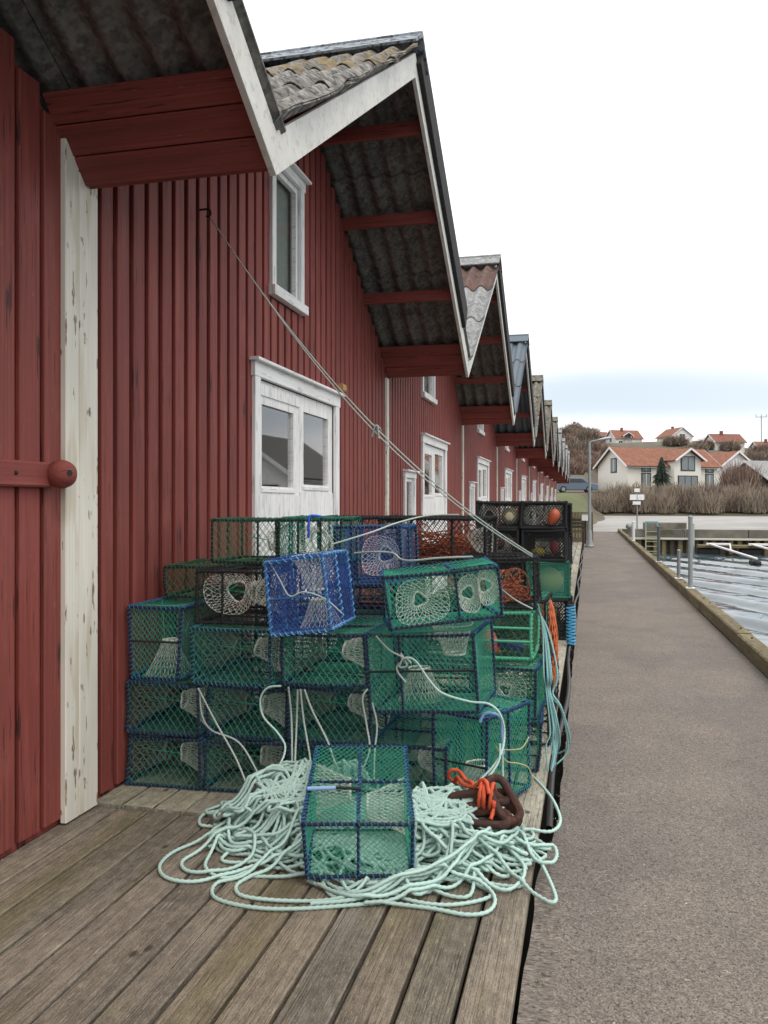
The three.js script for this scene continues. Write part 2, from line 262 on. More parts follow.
{ // water with a boat's wake running along the quay
  const x0 = 1.6, x1 = 62, z0 = 6, z1 = -43.6, nx = 240, nz = 520, pos = [], idx = [], Y = -1.12;
  for (let j = 0; j <= nz; j++) for (let i = 0; i <= nx; i++) {
    const t = i / nx, x = x0 + (x1 - x0) * (0.35 * t + 0.65 * t * t), z = z0 + (z1 - z0) * j / nz;
    const s = 0.9 * x - 0.44 * z, n = fbm(x / 40, z / 40, 18, 18, 5, 3), A = 0.058 * (0.6 + 0.8 * fbm(x / 60, z / 60, 10, 10, 8, 2));
    const ph = s * 3.2 + 1.4 * n, w = Math.sin(ph) + 0.42 * Math.sin(2 * ph + 1.4) + 0.12 * Math.sin(3 * ph + 2.6);
    pos.push(x, Y + A * w + 0.010 * (fbm(x / 20, z / 20, 44, 44, 15, 3) - 0.5) * 2, z);
  }
  for (let j = 0; j < nz; j++) for (let i = 0; i < nx; i++) { const a = j * (nx + 1) + i, b = a + nx + 1; idx.push(a, a + 1, b, b, a + 1, b + 1); }
  const g = new THREE.BufferGeometry(); g.setAttribute('position', new THREE.Float32BufferAttribute(pos, 3)); g.setIndex(idx); g.computeVertexNormals();
  M.water = new THREE.MeshPhysicalMaterial({ color: new THREE.Color('#46565d'), roughness: 0.04, ior: 1.48, specularIntensity: 1 });
  structMesh('water', g, M.water);
  const f = new THREE.PlaneGeometry(900, 700); f.rotateX(-Math.PI / 2); f.translate(62 + 450, -1.15, -200); structMesh('sea', f, M.water);
  const f2 = new THREE.PlaneGeometry(62, 300); f2.rotateX(-Math.PI / 2); f2.translate(31, -1.15, 156); structMesh('sea', f2, M.water);
}
const tones = (m, list) => list.map(c => { const x = m.clone(); x.color.setRGB(...c); return x; });
M.deckTones = tones(M.deck, [[1, 1, 1], [0.92, 0.93, 0.94], [1.06, 1.05, 1.03], [0.95, 0.97, 0.92], [1.02, 0.98, 0.93]]); M.paleTones = tones(M.deckPale, [[1, 1, 1], [0.88, 0.9, 0.88], [1.08, 1.07, 1.05], [0.95, 0.97, 0.9]]); M.redTones = tones(M.red, [[1, 1, 1], [0.92, 0.9, 0.9], [1.06, 1.08, 1.08], [0.97, 1.04, 1.04]]);
{ // boardwalk: four runs of planks
  const b = structure('boardwalk'); const n = 13, pitch = (2.05) / n;
  const runs = [[1.4, -3.405, M.deck, 0.0, 0.0], [-3.425, -8.6, M.deckPale, 0.006, 0.02], [-8.62, -17, M.deckPale, 0, 0.05], [-17.02, -30.6, M.deckPale, 0.002, 0.0]];
  for (const [a, e, m, dy, sh0] of runs) for (let i = 0; i < n; i++) {
    const w = pitch - R(0.010, 0.016), x = -0.2 - pitch * (i + 0.5) + R(-0.0015, 0.0015), y = dy - 0.0225 + R(-0.002, 0.002);
    part('plank', board(w, 0.045, a - e - R(0, 0.012), [x, y, (a + e) / 2], 'z', 0.005), (m === M.deck ? M.deckTones : M.paleTones)[Math.floor(rnd() * 4.99) % (m === M.deck ? 5 : 4)], b);
  }
  for (let z = 1.2; z > -30; z -= 0.85) part('joist', board(2.0, 0.14, 0.06, [-1.24, -0.118, z], 'x', 0.003), M.darkWood, b);
  part('edge_beam', board(0.05, 0.15, 31.5, [-0.255, -0.123, -14.6], 'z', 0.003), M.darkWood, b);
}
// ---------- boat sheds ----------
const EDGE = -1.293, WID = 5.87, Z0 = -3.33, EAVE = 2.80, RISE = 1.88, HALF = WID / 2, SL = RISE / HALF, BACK = -10;
const bargeY = (zs) => EAVE + SL * zs;         // underside of bargeboard at distance zs from the valley
function corrugated(xa, xb, sa, sb, dir, zv, o) {   // sheet from x xa..xb, s (run from valley) sa..sb ; dir -1 = slope rises toward -z
  const p = o.pitch || 0.177, amp = o.amp ?? 0.027, nx = Math.max(6, Math.ceil((xb - xa) / p * (xb - xa > 2 ? 4 : 10))), nv = xb - xa > 2 ? 2 : 6, pos = [], uv = [], idx = [], th = 0.011, cosA = 1 / Math.hypot(1, SL), sinA = SL * cosA, u0 = rnd() * 2, v0 = rnd() * 2;
  for (const side of [1, 0]) for (let j = 0; j <= nv; j++) for (let i = 0; i <= nx; i++) {
    let x = xa + (xb - xa) * i / nx; const t = j / nv; if (i === nx && o.ragged) x += 0.07 * (vn(sa * 7 + t * 6, 2, 99, 9, 71) - 0.4); let s = sa + (sb - sa) * t; if (j === 0 && o.ragged) s += o.ragged * (fbm(x * 0.37, sa, 16, 4, 61, 4) - 0.42) * 1.6;
    const wave = o.flat ? amp * clamp(1.6 * Math.cos(x / p * 6.2832), -1, 1) : amp * Math.cos(x / p * 6.2832);
    const off = wave + o.lift + 0.016 * (1 - t) + (side ? th : 0) + (o.warp || 0) * (fbm(x * 0.2, s * 0.2, 12, 12, 33, 2) - 0.5);
    pos.push(x, EAVE + SL * s + off * cosA, zv + dir * s - dir * -1 * 0 + (-dir) * off * sinA * 1); uv.push(u0 + x, v0 + s / cosA);
  }
  const row = nx + 1, lay = row * (nv + 1);
  for (let side = 0; side < 2; side++) for (let j = 0; j < nv; j++) for (let i = 0; i < nx; i++) { const a = side * lay + j * row + i, b = a + row; side ? idx.push(a, b, a + 1, a + 1, b, b + 1) : idx.push(a, a + 1, b, b, a + 1, b + 1); }
  for (let i = 0; i < nx; i++) { idx.push(i, lay + i, i + 1, i + 1, lay + i, lay + i + 1); }
  for (let j = 0; j < nv; j++) for (const e of [0, nx]) { const a = j * row + e, b = a + row; idx.push(a, b, lay + a, lay + a, b, lay + b); }
  const g = new THREE.BufferGeometry(); g.setAttribute('position', new THREE.Float32BufferAttribute(pos, 3)); g.setAttribute('uv', new THREE.Float32BufferAttribute(uv, 2)); g.setIndex(idx); g.computeVertexNormals(); return g;
}
function holed(z0, z1, y0, y1, holes, xFace, depth, gable) {   // wall panel in the z-y plane; shape x = -z
  const s = new THREE.Shape();
  if (gable) { s.moveTo(-z0, y0); s.lineTo(-z0, gable[0]); s.lineTo(-(z0 + z1) / 2, gable[1]); s.lineTo(-z1, gable[0]); s.lineTo(-z1, y0); } else { s.moveTo(-z0, y0); s.lineTo(-z0, y1); s.lineTo(-z1, y1); s.lineTo(-z1, y0); }
  s.closePath();
  for (const [a, b, c, d] of holes) { const p = new THREE.Path(); p.moveTo(-a, c); p.lineTo(-b, c); p.lineTo(-b, d); p.lineTo(-a, d); p.closePath(); s.holes.push(p); }
  const g = new THREE.ExtrudeGeometry(s, { depth, bevelEnabled: false }); g.rotateY(Math.PI / 2); g.translate(xFace - depth, 0, 0); return g;   // local x -> -z, local z -> +x
}
// casing of four boards round an opening (z0 near > z1 far)
function casing(parent, z0, z1, y0, y1, w, m, sill, x = XW) {
  const t = 0.03, cx = x + t / 2 - 0.004;
  part('frame', board(t, y1 - y0 + 0.0, w, [cx, (y0 + y1) / 2, z0 - w / 2], 'y'), m, parent);
  part('frame', board(t, y1 - y0 + 0.0, w, [cx, (y0 + y1) / 2, z1 + w / 2], 'y'), m, parent);
  part('frame', board(t + 0.004, w, z0 - z1 + 0.03, [cx + 0.002, y1 + w / 2, (z0 + z1) / 2], 'z'), m, parent);
  part('crown', board(t + 0.05, 0.022, z0 - z1 + 0.1, [cx + 0.02, y1 + w + 0.0115, (z0 + z1) / 2], 'z'), m, parent);
  if (sill) part('sill', board(t + 0.03, 0.07, z0 - z1 + 0.04, [cx + 0.012, y0 - 0.036, (z0 + z1) / 2], 'z'), m, parent);
}
function windowUnit(parent, z0, z1, y0, y1, m, sash = 0.045, mull = false) {
  const win = new THREE.Group(); win.name = 'window'; parent.add(win);
  casing(win, z0, z1, y0, y1, 0.075, m, true);
  const a = z0 - 0.075, b = z1 + 0.075;
  part('sash', holed(a, b, y0, y1, mull ? [[a - sash, (a + b) / 2 + 0.02, y0 + sash, y1 - sash], [(a + b) / 2 - 0.02, b + sash, y0 + sash, y1 - sash]] : [[a - sash, b + sash, y0 + sash, y1 - sash]], XW - 0.005, 0.035), M.whiteClean, win);
  if (y0 > 2) part('reflection_panel', board(0.006, y1 - y0 - 0.02, a - b - 0.02, [XW - 0.075, (y0 + y1) / 2, (a + b) / 2], 'y', 0.001), M.reflection_panel, win);  // grey sheet added behind attic panes, its tone standing in for reflected sky
  part('pane', board(0.004, y1 - y0 - 0.05, a - b - 0.05, [XW - 0.022, (y0 + y1) / 2, (a + b) / 2], 'y', 0.0004), M.glass, win);
}
function doorUnit(parent, z0, z1, y1, m) {
  const d = new THREE.Group(); d.name = 'double_door'; parent.add(d);
  casing(d, z0, z1, 0.02, y1 - 0.14, 0.10, m, false);
  const a = z0 - 0.1, b = z1 + 0.1, mid = (a + b) / 2, top = y1 - 0.14, y0 = 0.05;
  for (const [p, q, gy0, gy1] of [[a - 0.004, mid + 0.004, 1.52, 2.1], [mid - 0.004, b + 0.004, 1.55, 2.14]]) {
    part('door_leaf', holed(p, q, y0, top - 0.006, [[p - 0.1, q + 0.13, gy0, gy1]], XW - 0.012, 0.045), M.whiteClean, d);
    part('pane', board(0.004, gy1 - gy0 + 0.04, p - q - 0.18, [XW - 0.035, (gy0 + gy1) / 2, (p + q) / 2 + 0.015], 'y', 0.0004), M.glass, d);
    const nb = 7, bw = (p - q) / nb;                    // tongue-and-groove boards below and above the glass
    for (let i = 0; i < nb; i++) { const z = p - bw * (i + 0.5); part('door_board', board(0.012, gy0 - 0.06 - y0, bw - 0.005, [XW - 0.007, (gy0 - 0.06 + y0) / 2, z], 'y', 0.002), M.whiteClean, d); if (top - gy1 > 0.14) part('door_board', board(0.012, top - 0.03 - gy1 - 0.06, bw - 0.005, [XW - 0.007, (top - 0.03 + gy1 + 0.06) / 2, z], 'y', 0.002), M.whiteClean, d); }
    part('glazing_bead', board(0.014, 0.03, p - q - 0.2, [XW - 0.005, gy0 - 0.03, (p + q) / 2 + 0.015], 'z', 0.003), M.whiteClean, d);
  }
  part('handle', board(0.03, 0.14, 0.03, [XW + 0.012, 1.15, mid + 0.06], 'y', 0.008), M.steel, d);
}
const shedLooks = [
  { near: [M.cement, M.cement, M.cement], far: [M.cementGrey, M.cementGrey, M.cementGrey], ridge: M.ridge },
  { near: [M.cement, M.cement, M.cementOchre], far: [M.cementGrey, M.cementGrey, M.cementGrey], ridge: M.ridge, ragged: 0.09, warp: 0.04 },
  { near: [M.cementPale, M.cementPale, M.cementBrown], far: [M.cementGrey, M.cementGrey, M.cementGrey], ridge: M.cementPale, pitch: 0.2, amp: 0.036 },
  { near: [M.metalBlue, M.metalBlue, M.metalBlue], far: [M.metalBlue, M.metalBlue, M.metalBlue], ridge: M.metalBlue, pitch: 0.2, flat: true },
  { near: [M.cement, M.cementTan, M.cementTan], far: [M.cementGrey, M.cementGrey, M.cementGrey], ridge: M.cementTan },
  { near: [M.cementTan, M.cementTan, M.cementTan], far: [M.cementGrey, M.cementGrey, M.cementGrey], ridge: M.cementTan },
  { near: [M.cement, M.cement, M.cementTan], far: [M.cementGrey, M.cementGrey, M.cementGrey], ridge: M.cementTan },
  { near: [M.cementPale, M.cementPale, M.cementPale], far: [M.cementGrey, M.cementGrey, M.cementGrey], ridge: M.cementPale },
];
function shed(k, label, opt) {
  const zn = Z0 + WID - WID * k, zf = zn - WID, zr = (zn + zf) / 2;    // k = 0 nearest
  const root = thing('boat_shed', label, 'shed', [0, 0, 0], 0, 'row of red boat sheds'); root.position.set(XW, 0, zr);
  const add = root;                              // parts are laid out in world metres, then shifted to the shed's base
  const look = shedLooks[opt.look ?? Math.min(k, 7)];
  const openings = opt.openings;                 // [zNear, zFar, y0, y1]
  const under = z => EAVE + 0.02 + SL * Math.min(zn - z, z - zf);
  part('wall', holed(zn - 0.004, zf + 0.004, -0.1, 0, openings, XW - 0.024, 0.09, [EAVE + 0.12, EAVE + RISE + 0.1]), M.red, add);
  // rest of the body: side, back walls and floor
  const back = holed(zn - 0.004, zf + 0.004, -0.1, 0, [], BACK + 0.1, 0.1, [EAVE + 0.12, EAVE + RISE + 0.1]);
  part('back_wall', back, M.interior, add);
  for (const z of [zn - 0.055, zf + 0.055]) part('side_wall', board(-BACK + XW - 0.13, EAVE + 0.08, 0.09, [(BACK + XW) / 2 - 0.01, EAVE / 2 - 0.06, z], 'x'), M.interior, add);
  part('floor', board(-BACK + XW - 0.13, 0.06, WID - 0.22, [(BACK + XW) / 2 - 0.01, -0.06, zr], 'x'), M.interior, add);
  // raised wall boards
  const pitch = opt.pitch || 0.145, bw = opt.boardW || 0.103, list = [];
  let lo = opt.from ?? zn - 0.12; const hi = opt.to ?? zf + 0.12;
  for (let z = lo - pitch / 2; z > hi; z -= pitch) {
    const w = bw + R(-0.006, 0.006), a = z + w / 2, b = z - w / 2, yt = under(z) + 0.1; let segs = [[0.03, yt]];
    for (const [p, q, c, d, ex = 0] of openings) if (a > q - ex && b < p + ex) segs = segs.flatMap(([s, e]) => { const r = []; if (c - 0.085 > s) r.push([s, Math.min(e, c - 0.085)]); if (d + 0.10 < e) r.push([Math.max(s, d + 0.10), e]); if (c - 0.085 >= e || d + 0.1 <= s) return [[s, e]]; return r; });
    for (const [s, e] of segs) if (e - s > 0.05) list.push(board(0.024, e - s, w, [XW - 0.012, (s + e) / 2, z + R(-0.003, 0.003)], 'y', 0.004));
  }
  if (opt.single) for (const g of list) part('wall_board', g, M.redTones[Math.floor(rnd() * 3.99)], add); else { const m = part('wall_boards', merge(list), M.red, add); m.userData.kind = 'stuff'; }
  // corner boards
  for (const [a, b] of opt.corner || [[zf + 0.11, zf + 0.005]]) part('corner_board', board(0.03, EAVE + (opt.cornerUp || 0), a - b, [XW + 0.012, (EAVE + (opt.cornerUp || 0)) / 2 + 0.01, (a + b) / 2], 'y', 0.004), M.white, add);
  // roof sheets: three lapping courses, an outer and an inner column
  const cuts = [0.0, 1.02, 2.0, HALF - 0.03];
  for (const [dir, zv, mats] of [[-1, zn, look.near], [1, zf, look.far]]) {
    const roofPart = new THREE.Group(); roofPart.name = 'roof_slope'; add.add(roofPart);
    for (let c = 0; c < 3; c++) for (const [xa, xb] of [[-2.20, EDGE + (dir < 0 ? 0.06 : 0.02)], [BACK - 0.2, -2.15]])
      part('roof_sheet', corrugated(xa, xb, cuts[c] + 0.05, cuts[c + 1] + 0.12 * (c < 2), dir, zv, { lift: 0.185 - (xa < -5 ? 0.012 : 0), pitch: look.pitch, amp: look.amp, flat: look.flat, ragged: dir < 0 ? look.ragged : 0, warp: look.warp }), mats[c], roofPart);
  }
  const rc = new THREE.Shape(); rc.moveTo(-0.26, -0.1); rc.lineTo(-0.04, 0.06); rc.absarc(0, 0.045, 0.05, 2.6, 0.54, true); rc.lineTo(0.26, -0.1); rc.lineTo(0.25, -0.115); rc.lineTo(0, 0.05); rc.lineTo(-0.25, -0.115); rc.closePath();
  const rg = new THREE.ExtrudeGeometry(rc, { depth: EDGE + 0.06 - BACK, bevelEnabled: false }); rg.rotateY(Math.PI / 2); rg.translate(BACK, EAVE + RISE + 0.25, zr); part('ridge_cap', rg, look.ridge, add);
  // bargeboards (white) and dark verge caps on the far slope
  for (const [za, zb, nm] of [[zn, zr, 'near'], [zf, zr, 'far']]) {
    const dirz = Math.sign(zb - za), s = new THREE.Shape(), v = 0.185;
    s.moveTo(0, 0); s.lineTo(HALF - 0.002, RISE); s.lineTo(HALF - 0.002, RISE + v); s.lineTo(0, v); s.closePath();
    const g = new THREE.ExtrudeGeometry(s, { depth: 0.026, bevelEnabled: true, bevelSize: 0.002, bevelThickness: 0.002, bevelSegments: 1 });
    if (dirz < 0) { g.rotateY(Math.PI / 2); g.translate(EDGE - 0.026, EAVE, za - 0.002); } else { g.rotateY(-Math.PI / 2); g.translate(EDGE, EAVE, za + 0.002); }
    part('bargeboard', g, M.barge, add);
    if (nm === 'far') { const r0 = 0.42, p = [EDGE + 0.012, EAVE + SL * r0 + 0.295, za + r0], q = [EDGE + 0.012, EAVE + SL * (HALF - 0.1) + 0.295, zr - 0.1]; part('verge_cap', beamBetween(p, q, 0.06, 0.27, [0, 1, 0], 0.006), M.felt, add); }
  }
  // rafter-side closing strip, purlins and the slanting eave soffit
  for (const [dir, zv] of [[-1, zn], [1, zf]]) {
    for (const s of [0.95, 1.75, 2.5]) part('purlin', board(EDGE - XW - 0.03, 0.11, 0.05, [(EDGE + XW) / 2 - 0.03, EAVE + SL * s + 0.085, zv + dir * s], 'x', 0.004), M.red, add);
    const sw = 0.135, ang = 0.82;
    for (let i = 0; i < 3; i++) { const s = 0.012 + (i + 0.5) * sw; const g = board(EDGE - XW - 0.032, 0.022, sw - 0.006, [0, 0, 0], 'x', 0.004); g.rotateX(dir < 0 ? ang : -ang); g.translate((EDGE + XW) / 2 - 0.016, EAVE + 0.022 + Math.sin(ang) * s, zv + dir * Math.cos(ang) * s); part('soffit_board', g, M.red, add); }
  }
  for (const d of opt.doors || []) doorUnit(add, ...d, M.whiteClean);
  for (const w of opt.windows || []) windowUnit(add, ...w, M.whiteClean);
  if (opt.extra) opt.extra(add);
  for (const c of root.children) { c.position.x -= XW; c.position.z -= zr; }
  return root;
}
const stdOpen = zn => ({
  openings: [[zn - 2.1, zn - 3.9, 0.02, 2.24, 0.02], [zn - 0.93, zn - 1.45, 0.95, 1.72, 0.01], [zn - 2.06, zn - 2.9, 2.93, 3.78, 0.01]],
  doors: [[zn - 2.0, zn - 4.0, 2.38]], windows: [[zn - 0.86, zn - 1.52, 0.95, 1.72], [zn - 2.0, zn - 2.95, 2.93, 3.78]],
});
shed(0, 'nearest red boat shed at the left edge with a wooden bar and ball knob', { openings: [], single: true, pitch: 0.157, boardW: 0.128, from: Z0 + 4.4 - 0.03, to: Z0 + 0.16, cornerUp: 0.22, corner: [[-3.165, -3.262], [-3.265, -3.408]],
  extra: add => {
    const bar = part('door_bar', board(0.035, 0.105, 1.5, [XW + 0.018, 1.518, -2.31], 'z', 0.008), M.red, add);
    part('bolt_head', new THREE.SphereGeometry(0.009, 8, 6).translate(XW + 0.036, 1.52, -2.83), M.dark, bar);
    const kn = lathe([[0.0001, 0.062], [0.02, 0.06], [0.04, 0.049], [0.055, 0.03], [0.061, 0.006], [0.060, -0.016], [0.052, -0.037], [0.036, -0.054], [0.016, -0.062], [0.0001, -0.063]], 24); kn.rotateX(-Math.PI / 2); kn.translate(XW + 0.062, 1.522, -3.085);
    const k = part('ball_knob', kn, M.red, add); const h = new THREE.CylinderGeometry(0.013, 0.013, 0.02, 12); h.rotateZ(-Math.PI / 2); h.rotateY(-0.436); h.translate(XW + 0.062 + 0.9 * 0.054, 1.526, -3.085 + 0.42 * 0.054); part('bore', h, M.black, k);
  } });
shed(1, 'red boat shed behind the front creels with lichen covered corrugated roof and white double door', { single: true,
  openings: [[-5.38, -7.15, 0.02, 2.27, 0.02], [-5.66, -6.23, 2.97, 3.88, 0.02]], doors: [[-5.28, -7.25, 2.41]], windows: [[-5.6, -6.29, 2.97, 3.88]], from: -3.455,
  extra: add => { part('wedge', board(0.05, 0.07, 0.11, [XW + 0.028, 2.46, -7.33], 'z', 0.012), flat('#b08a5c'), add);
    const mb = new MB(); mb.sweep(spline([[XW - 0.02, 3.13, -4.5], [XW + 0.05, 3.13, -4.5], [XW + 0.07, 3.11, -4.5], [XW + 0.06, 3.085, -4.5], [XW + 0.04, 3.09, -4.5]], 0.01), 0.006, 6); part('eye_hook', mb.geo(), M.black, add); } });
const names = ['third', 'fourth', 'fifth', 'sixth', 'seventh', 'eighth', 'ninth', 'tenth', 'eleventh'];
const roofs = ['brown and pale grey corrugated roof', 'blue grey profiled metal roof', 'tan lichen mottled roof', 'tan corrugated roof', 'grey and tan roof', 'pale roof', 'pale roof', 'pale roof', 'pale roof'];
for (let k = 2; k <= 10; k++) shed(k, `${names[k - 2]} red boat shed from the left with ${roofs[k - 2]}`, { ...stdOpen(Z0 + WID - WID * k), look: Math.min(k, 7) });

// ---------- creels ----------
function netPanel(w, h, cell, r, sag, seed) {   // diamond netting in the x-y plane, centred
  const mb = new MB(), k = 0.78, jit = cell * 0.2, H2 = h / 2, W2 = w / 2;
  const put = (x, y) => { const a = (vn(x * 9 + 50, y * 9 + 50, 997, 997, seed) - 0.5) * jit * 2.2, b = (vn(x * 9 + 80, y * 9 + 20, 997, 997, seed + 5) - 0.5) * jit * 2.2, ed = Math.max(0, (1 - (x / W2) ** 2) * (1 - (y / H2) ** 2)); return [x + a * Math.min(1, ed * 4), y + b * Math.min(1, ed * 4), -sag * ed * (0.6 + 0.8 * vn(x * 5 + 9, y * 5 + 9, 997, 997, seed + 9))]; };
  for (const d of [1, -1]) for (let c = -W2 - h * k; c < W2 + h * k; c += cell) {
    // x = c + d*k*(y+H2) for d=1 ; start offsets cover the panel
    let y0 = -H2, y1 = H2; const lim = (X) => d * (X - c) / k - H2;
    const ya = lim(-W2), yb = lim(W2), lo = Math.min(ya, yb), hi = Math.max(ya, yb); y0 = Math.max(y0, lo); y1 = Math.min(y1, hi); if (y1 - y0 < cell * 0.4) continue;
    const n = Math.max(2, Math.round((y1 - y0) / 0.07)), pts = [];
    for (let i = 0; i <= n; i++) { const y = y0 + (y1 - y0) * i / n; pts.push(put(c + d * k * (y + H2), y)); }
    mb.sweep(pts, r, 3);
  }
  return mb.geo();
}
function helix(mb, p, q, R0, r, pitch) {
  const P = new THREE.Vector3(...p), D = new THREE.Vector3(...q).sub(P), L = D.length(), T = D.clone().normalize(), a = Math.abs(T.y) > 0.9 ? new THREE.Vector3(1, 0, 0) : new THREE.Vector3(0, 1, 0), X = a.cross(T).normalize(), Y = T.clone().cross(X), n = Math.round(L / pitch) * 5, pts = [], f0 = rnd() * 6;
  for (let i = 0; i <= n; i++) { const f = f0 + i / 5 * 6.2832, s = L * i / n, rr = R0 * (0.85 + 0.45 * rnd()); pts.push([P.x + T.x * s + (X.x * Math.cos(f) + Y.x * Math.sin(f)) * rr, P.y + T.y * s + (X.y * Math.cos(f) + Y.y * Math.sin(f)) * rr, P.z + T.z * s + (X.z * Math.cos(f) + Y.z * Math.sin(f)) * rr]); }
  mb.sweep(pts, r, 3);
}
let netSeed = 1;
const facesOf = (w, h, l) => ({   // matrix taking the x-y plane to a face, outward +z ; face size
  front: [new THREE.Matrix4().setPosition(0, h / 2, l / 2), w, h], back: [new THREE.Matrix4().makeRotationY(Math.PI).setPosition(0, h / 2, -l / 2), w, h],
  right: [new THREE.Matrix4().makeRotationY(Math.PI / 2).setPosition(w / 2, h / 2, 0), l, h], left: [new THREE.Matrix4().makeRotationY(-Math.PI / 2).setPosition(-w / 2, h / 2, 0), l, h],
  top: [new THREE.Matrix4().makeRotationX(-Math.PI / 2).setPosition(0, h, 0), w, l], bottom: [new THREE.Matrix4().makeRotationX(Math.PI / 2).setPosition(0, 0, 0), w, l],
});
function creel(o) {
  const { w, h, l } = o, g = thing('fishing_creel', o.label, 'fishing trap', [0, 0, 0], 0, 'stacked fishing creels');
  g.position.set(o.x, o.y, o.z - l / 2); g.rotation.set(o.pitch || 0, o.yaw ?? (o.z < -8 ? R(-0.11, 0.11) : R(-0.045, 0.045)), o.roll ?? R(-0.008, 0.008), 'YXZ');
  const tinted = m => { const c = m.clone(), k = R(0.82, 1.14), w = R(-0.05, 0.05); c.color.setRGB(m.color.r * k * (1 + w), m.color.g * k, m.color.b * k * (1 - w)); return c; };
  const net = tinted(NET[o.net || 'green']), lash = LASH[o.lash || 'navy'], cell = o.cell || 0.036, r = o.strand || 0.00135, far = o.far, q = 0.008;
  const F = facesOf(w, h, l), W2 = w / 2, L2 = l / 2;
  const V = [[-W2, q, -L2], [W2, q, -L2], [W2, q, L2], [-W2, q, L2], [-W2, h - q, -L2], [W2, h - q, -L2], [W2, h - q, L2], [-W2, h - q, L2]];
  const E = [[0, 1], [1, 2], [2, 3], [3, 0], [4, 5], [5, 6], [6, 7], [7, 4], [0, 4], [1, 5], [2, 6], [3, 7]];
  for (const v of V) { v[0] += R(-0.010, 0.010); v[1] += v[1] < 0.05 ? R(0, 0.004) : R(-0.009, 0.006); v[2] += R(-0.010, 0.010); }
  const bow = E.map(() => [R(-0.006, 0.006), R(-0.006, 0.004), R(-0.006, 0.006)]), mid = (k, t) => { const [a, b] = E[k], q = 4 * t * (1 - t); return [0, 1, 2].map(n => V[a][n] + (V[b][n] - V[a][n]) * t + bow[k][n] * q * (n === 1 && k < 4 ? 0 : 1)); };
  const fr = new MB(), br = o.bar || 0.0065; for (let k = 0; k < 12; k++) fr.sweep([0, 0.25, 0.5, 0.75, 1].map(t => mid(k, t)), br, 6);
  for (const z of o.hoops ?? [0]) fr.sweep([[-W2, q, z], [W2, q, z], [W2, h - q, z], [-W2, h - q, z]], br * 0.85, 6, true);
  for (const x of o.ribs || []) { fr.sweep([[x, q, L2], [x, h - q, L2]], br * 0.8, 6); if (!o.ribsFrontOnly) fr.sweep([[x, h - q, L2], [x, h - q, -L2]], br * 0.8, 6); }
  for (const y of o.rails || []) fr.sweep([[-W2, y, L2], [W2, y, L2]], br * 0.8, 6);
  part('frame', fr.geo(), o.frame ? LASH[o.frame] : LASH.black, g);
  const la = new MB(); for (let k = 0; k < 12; k++) for (const [p, q] of [[0, 0.5], [0.5, 1]]) helix(la, mid(k, p), mid(k, q), br + 0.002, o.lashR || 0.0029, o.lashPitch || (far ? 0.05 : 0.022));
  for (const z of o.hoops ?? [0]) { helix(la, [-W2, h - q, z], [W2, h - q, z], br + 0.001, 0.003, 0.03); helix(la, [W2, q, z], [W2, h - q, z], br + 0.001, 0.003, 0.03); helix(la, [-W2, q, z], [-W2, h - q, z], br + 0.001, 0.003, 0.03); }
  for (const x of o.ribs || []) { helix(la, [x, q, L2], [x, h - q, L2], br, 0.003, 0.026); if (!o.ribsFrontOnly) helix(la, [x, h - q, L2], [x, h - q, -L2], br, 0.003, 0.026); }
  part('lashing', la.geo(), lash, g);
  for (const f of ['front', 'right', 'left', 'top', 'back', 'bottom']) { if ((o.skip || []).includes(f)) continue; const [m, a, b] = F[f]; part('netting', netPanel(a - 0.008, b - 0.016, cell, r, far ? 0.006 : 0.02, netSeed++ * 3).applyMatrix4(m), o.sideNet && f !== 'front' ? NET[o.sideNet] : net, g); }
  for (const [face, u, v, a, b, dep, r1, dark] of o.funnels || []) {     // mouth a x b on the face at u, v; ring radius r1 at depth dep
    const [m] = F[face], mb = new MB(), n = 30, seg = 6, tw = 0.6;
    const at = (th, t) => { const c = Math.cos(th), s = Math.sin(th), p = 0.75, ex = Math.sign(c) * Math.abs(c) ** p * a / 2, ey = Math.sign(s) * Math.abs(s) ** p * b / 2, e = t * (1.25 - 0.25 * t), sg = 1 + 0.05 * Math.sin(th * 3 + u * 40); return [u + ex * sg + (c * r1 - ex) * e, v + ey * sg + (s * r1 - ey) * e, -0.004 - dep * t]; };
    for (const d of [1, -1]) for (let i = 0; i < n; i++) { const pts = []; for (let j = 0; j <= seg; j++) pts.push(at(i / n * 6.2832 + d * tw * j / seg, j / seg)); mb.sweep(pts, 0.0015, 3); }
    for (const t of [0, 0.3, 0.6]) { const pts = []; for (let i = 0; i < 16; i++) pts.push(at(i / 16 * 6.2832, t)); mb.sweep(pts, 0.0011, 3, true); }
    const fu = part('entrance_funnel', mb.geo(m), dark ? M.funnelGrey : M.funnel, g);
    const ring = new MB(); { const pts = []; for (let i = 0; i < 20; i++) pts.push(at(i / 20 * 6.2832, 1)); ring.sweep(pts, 0.0055, 6, true); } part('ring', ring.geo(m), dark ? M.funnelGrey : M.funnel, fu);
    const tie = new MB(); { const p = at(Math.PI, 1); const far1 = [u - a * 0.2, v + 0.02, -dep * 2.2]; tie.sweep([p, far1], 0.0022, 4); } part('tie_line', tie.geo(m), M.twine, fu);
  }
  if (o.extra) o.extra(g);
  return g;
}
const F_R = (h, l, u = 0.02) => [['right', u, 0, Math.min(0.3, l * 0.5), h * 0.86, 0.17, 0.04], ['left', -u, 0, Math.min(0.3, l * 0.5), h * 0.8, 0.12, 0.04, true]];
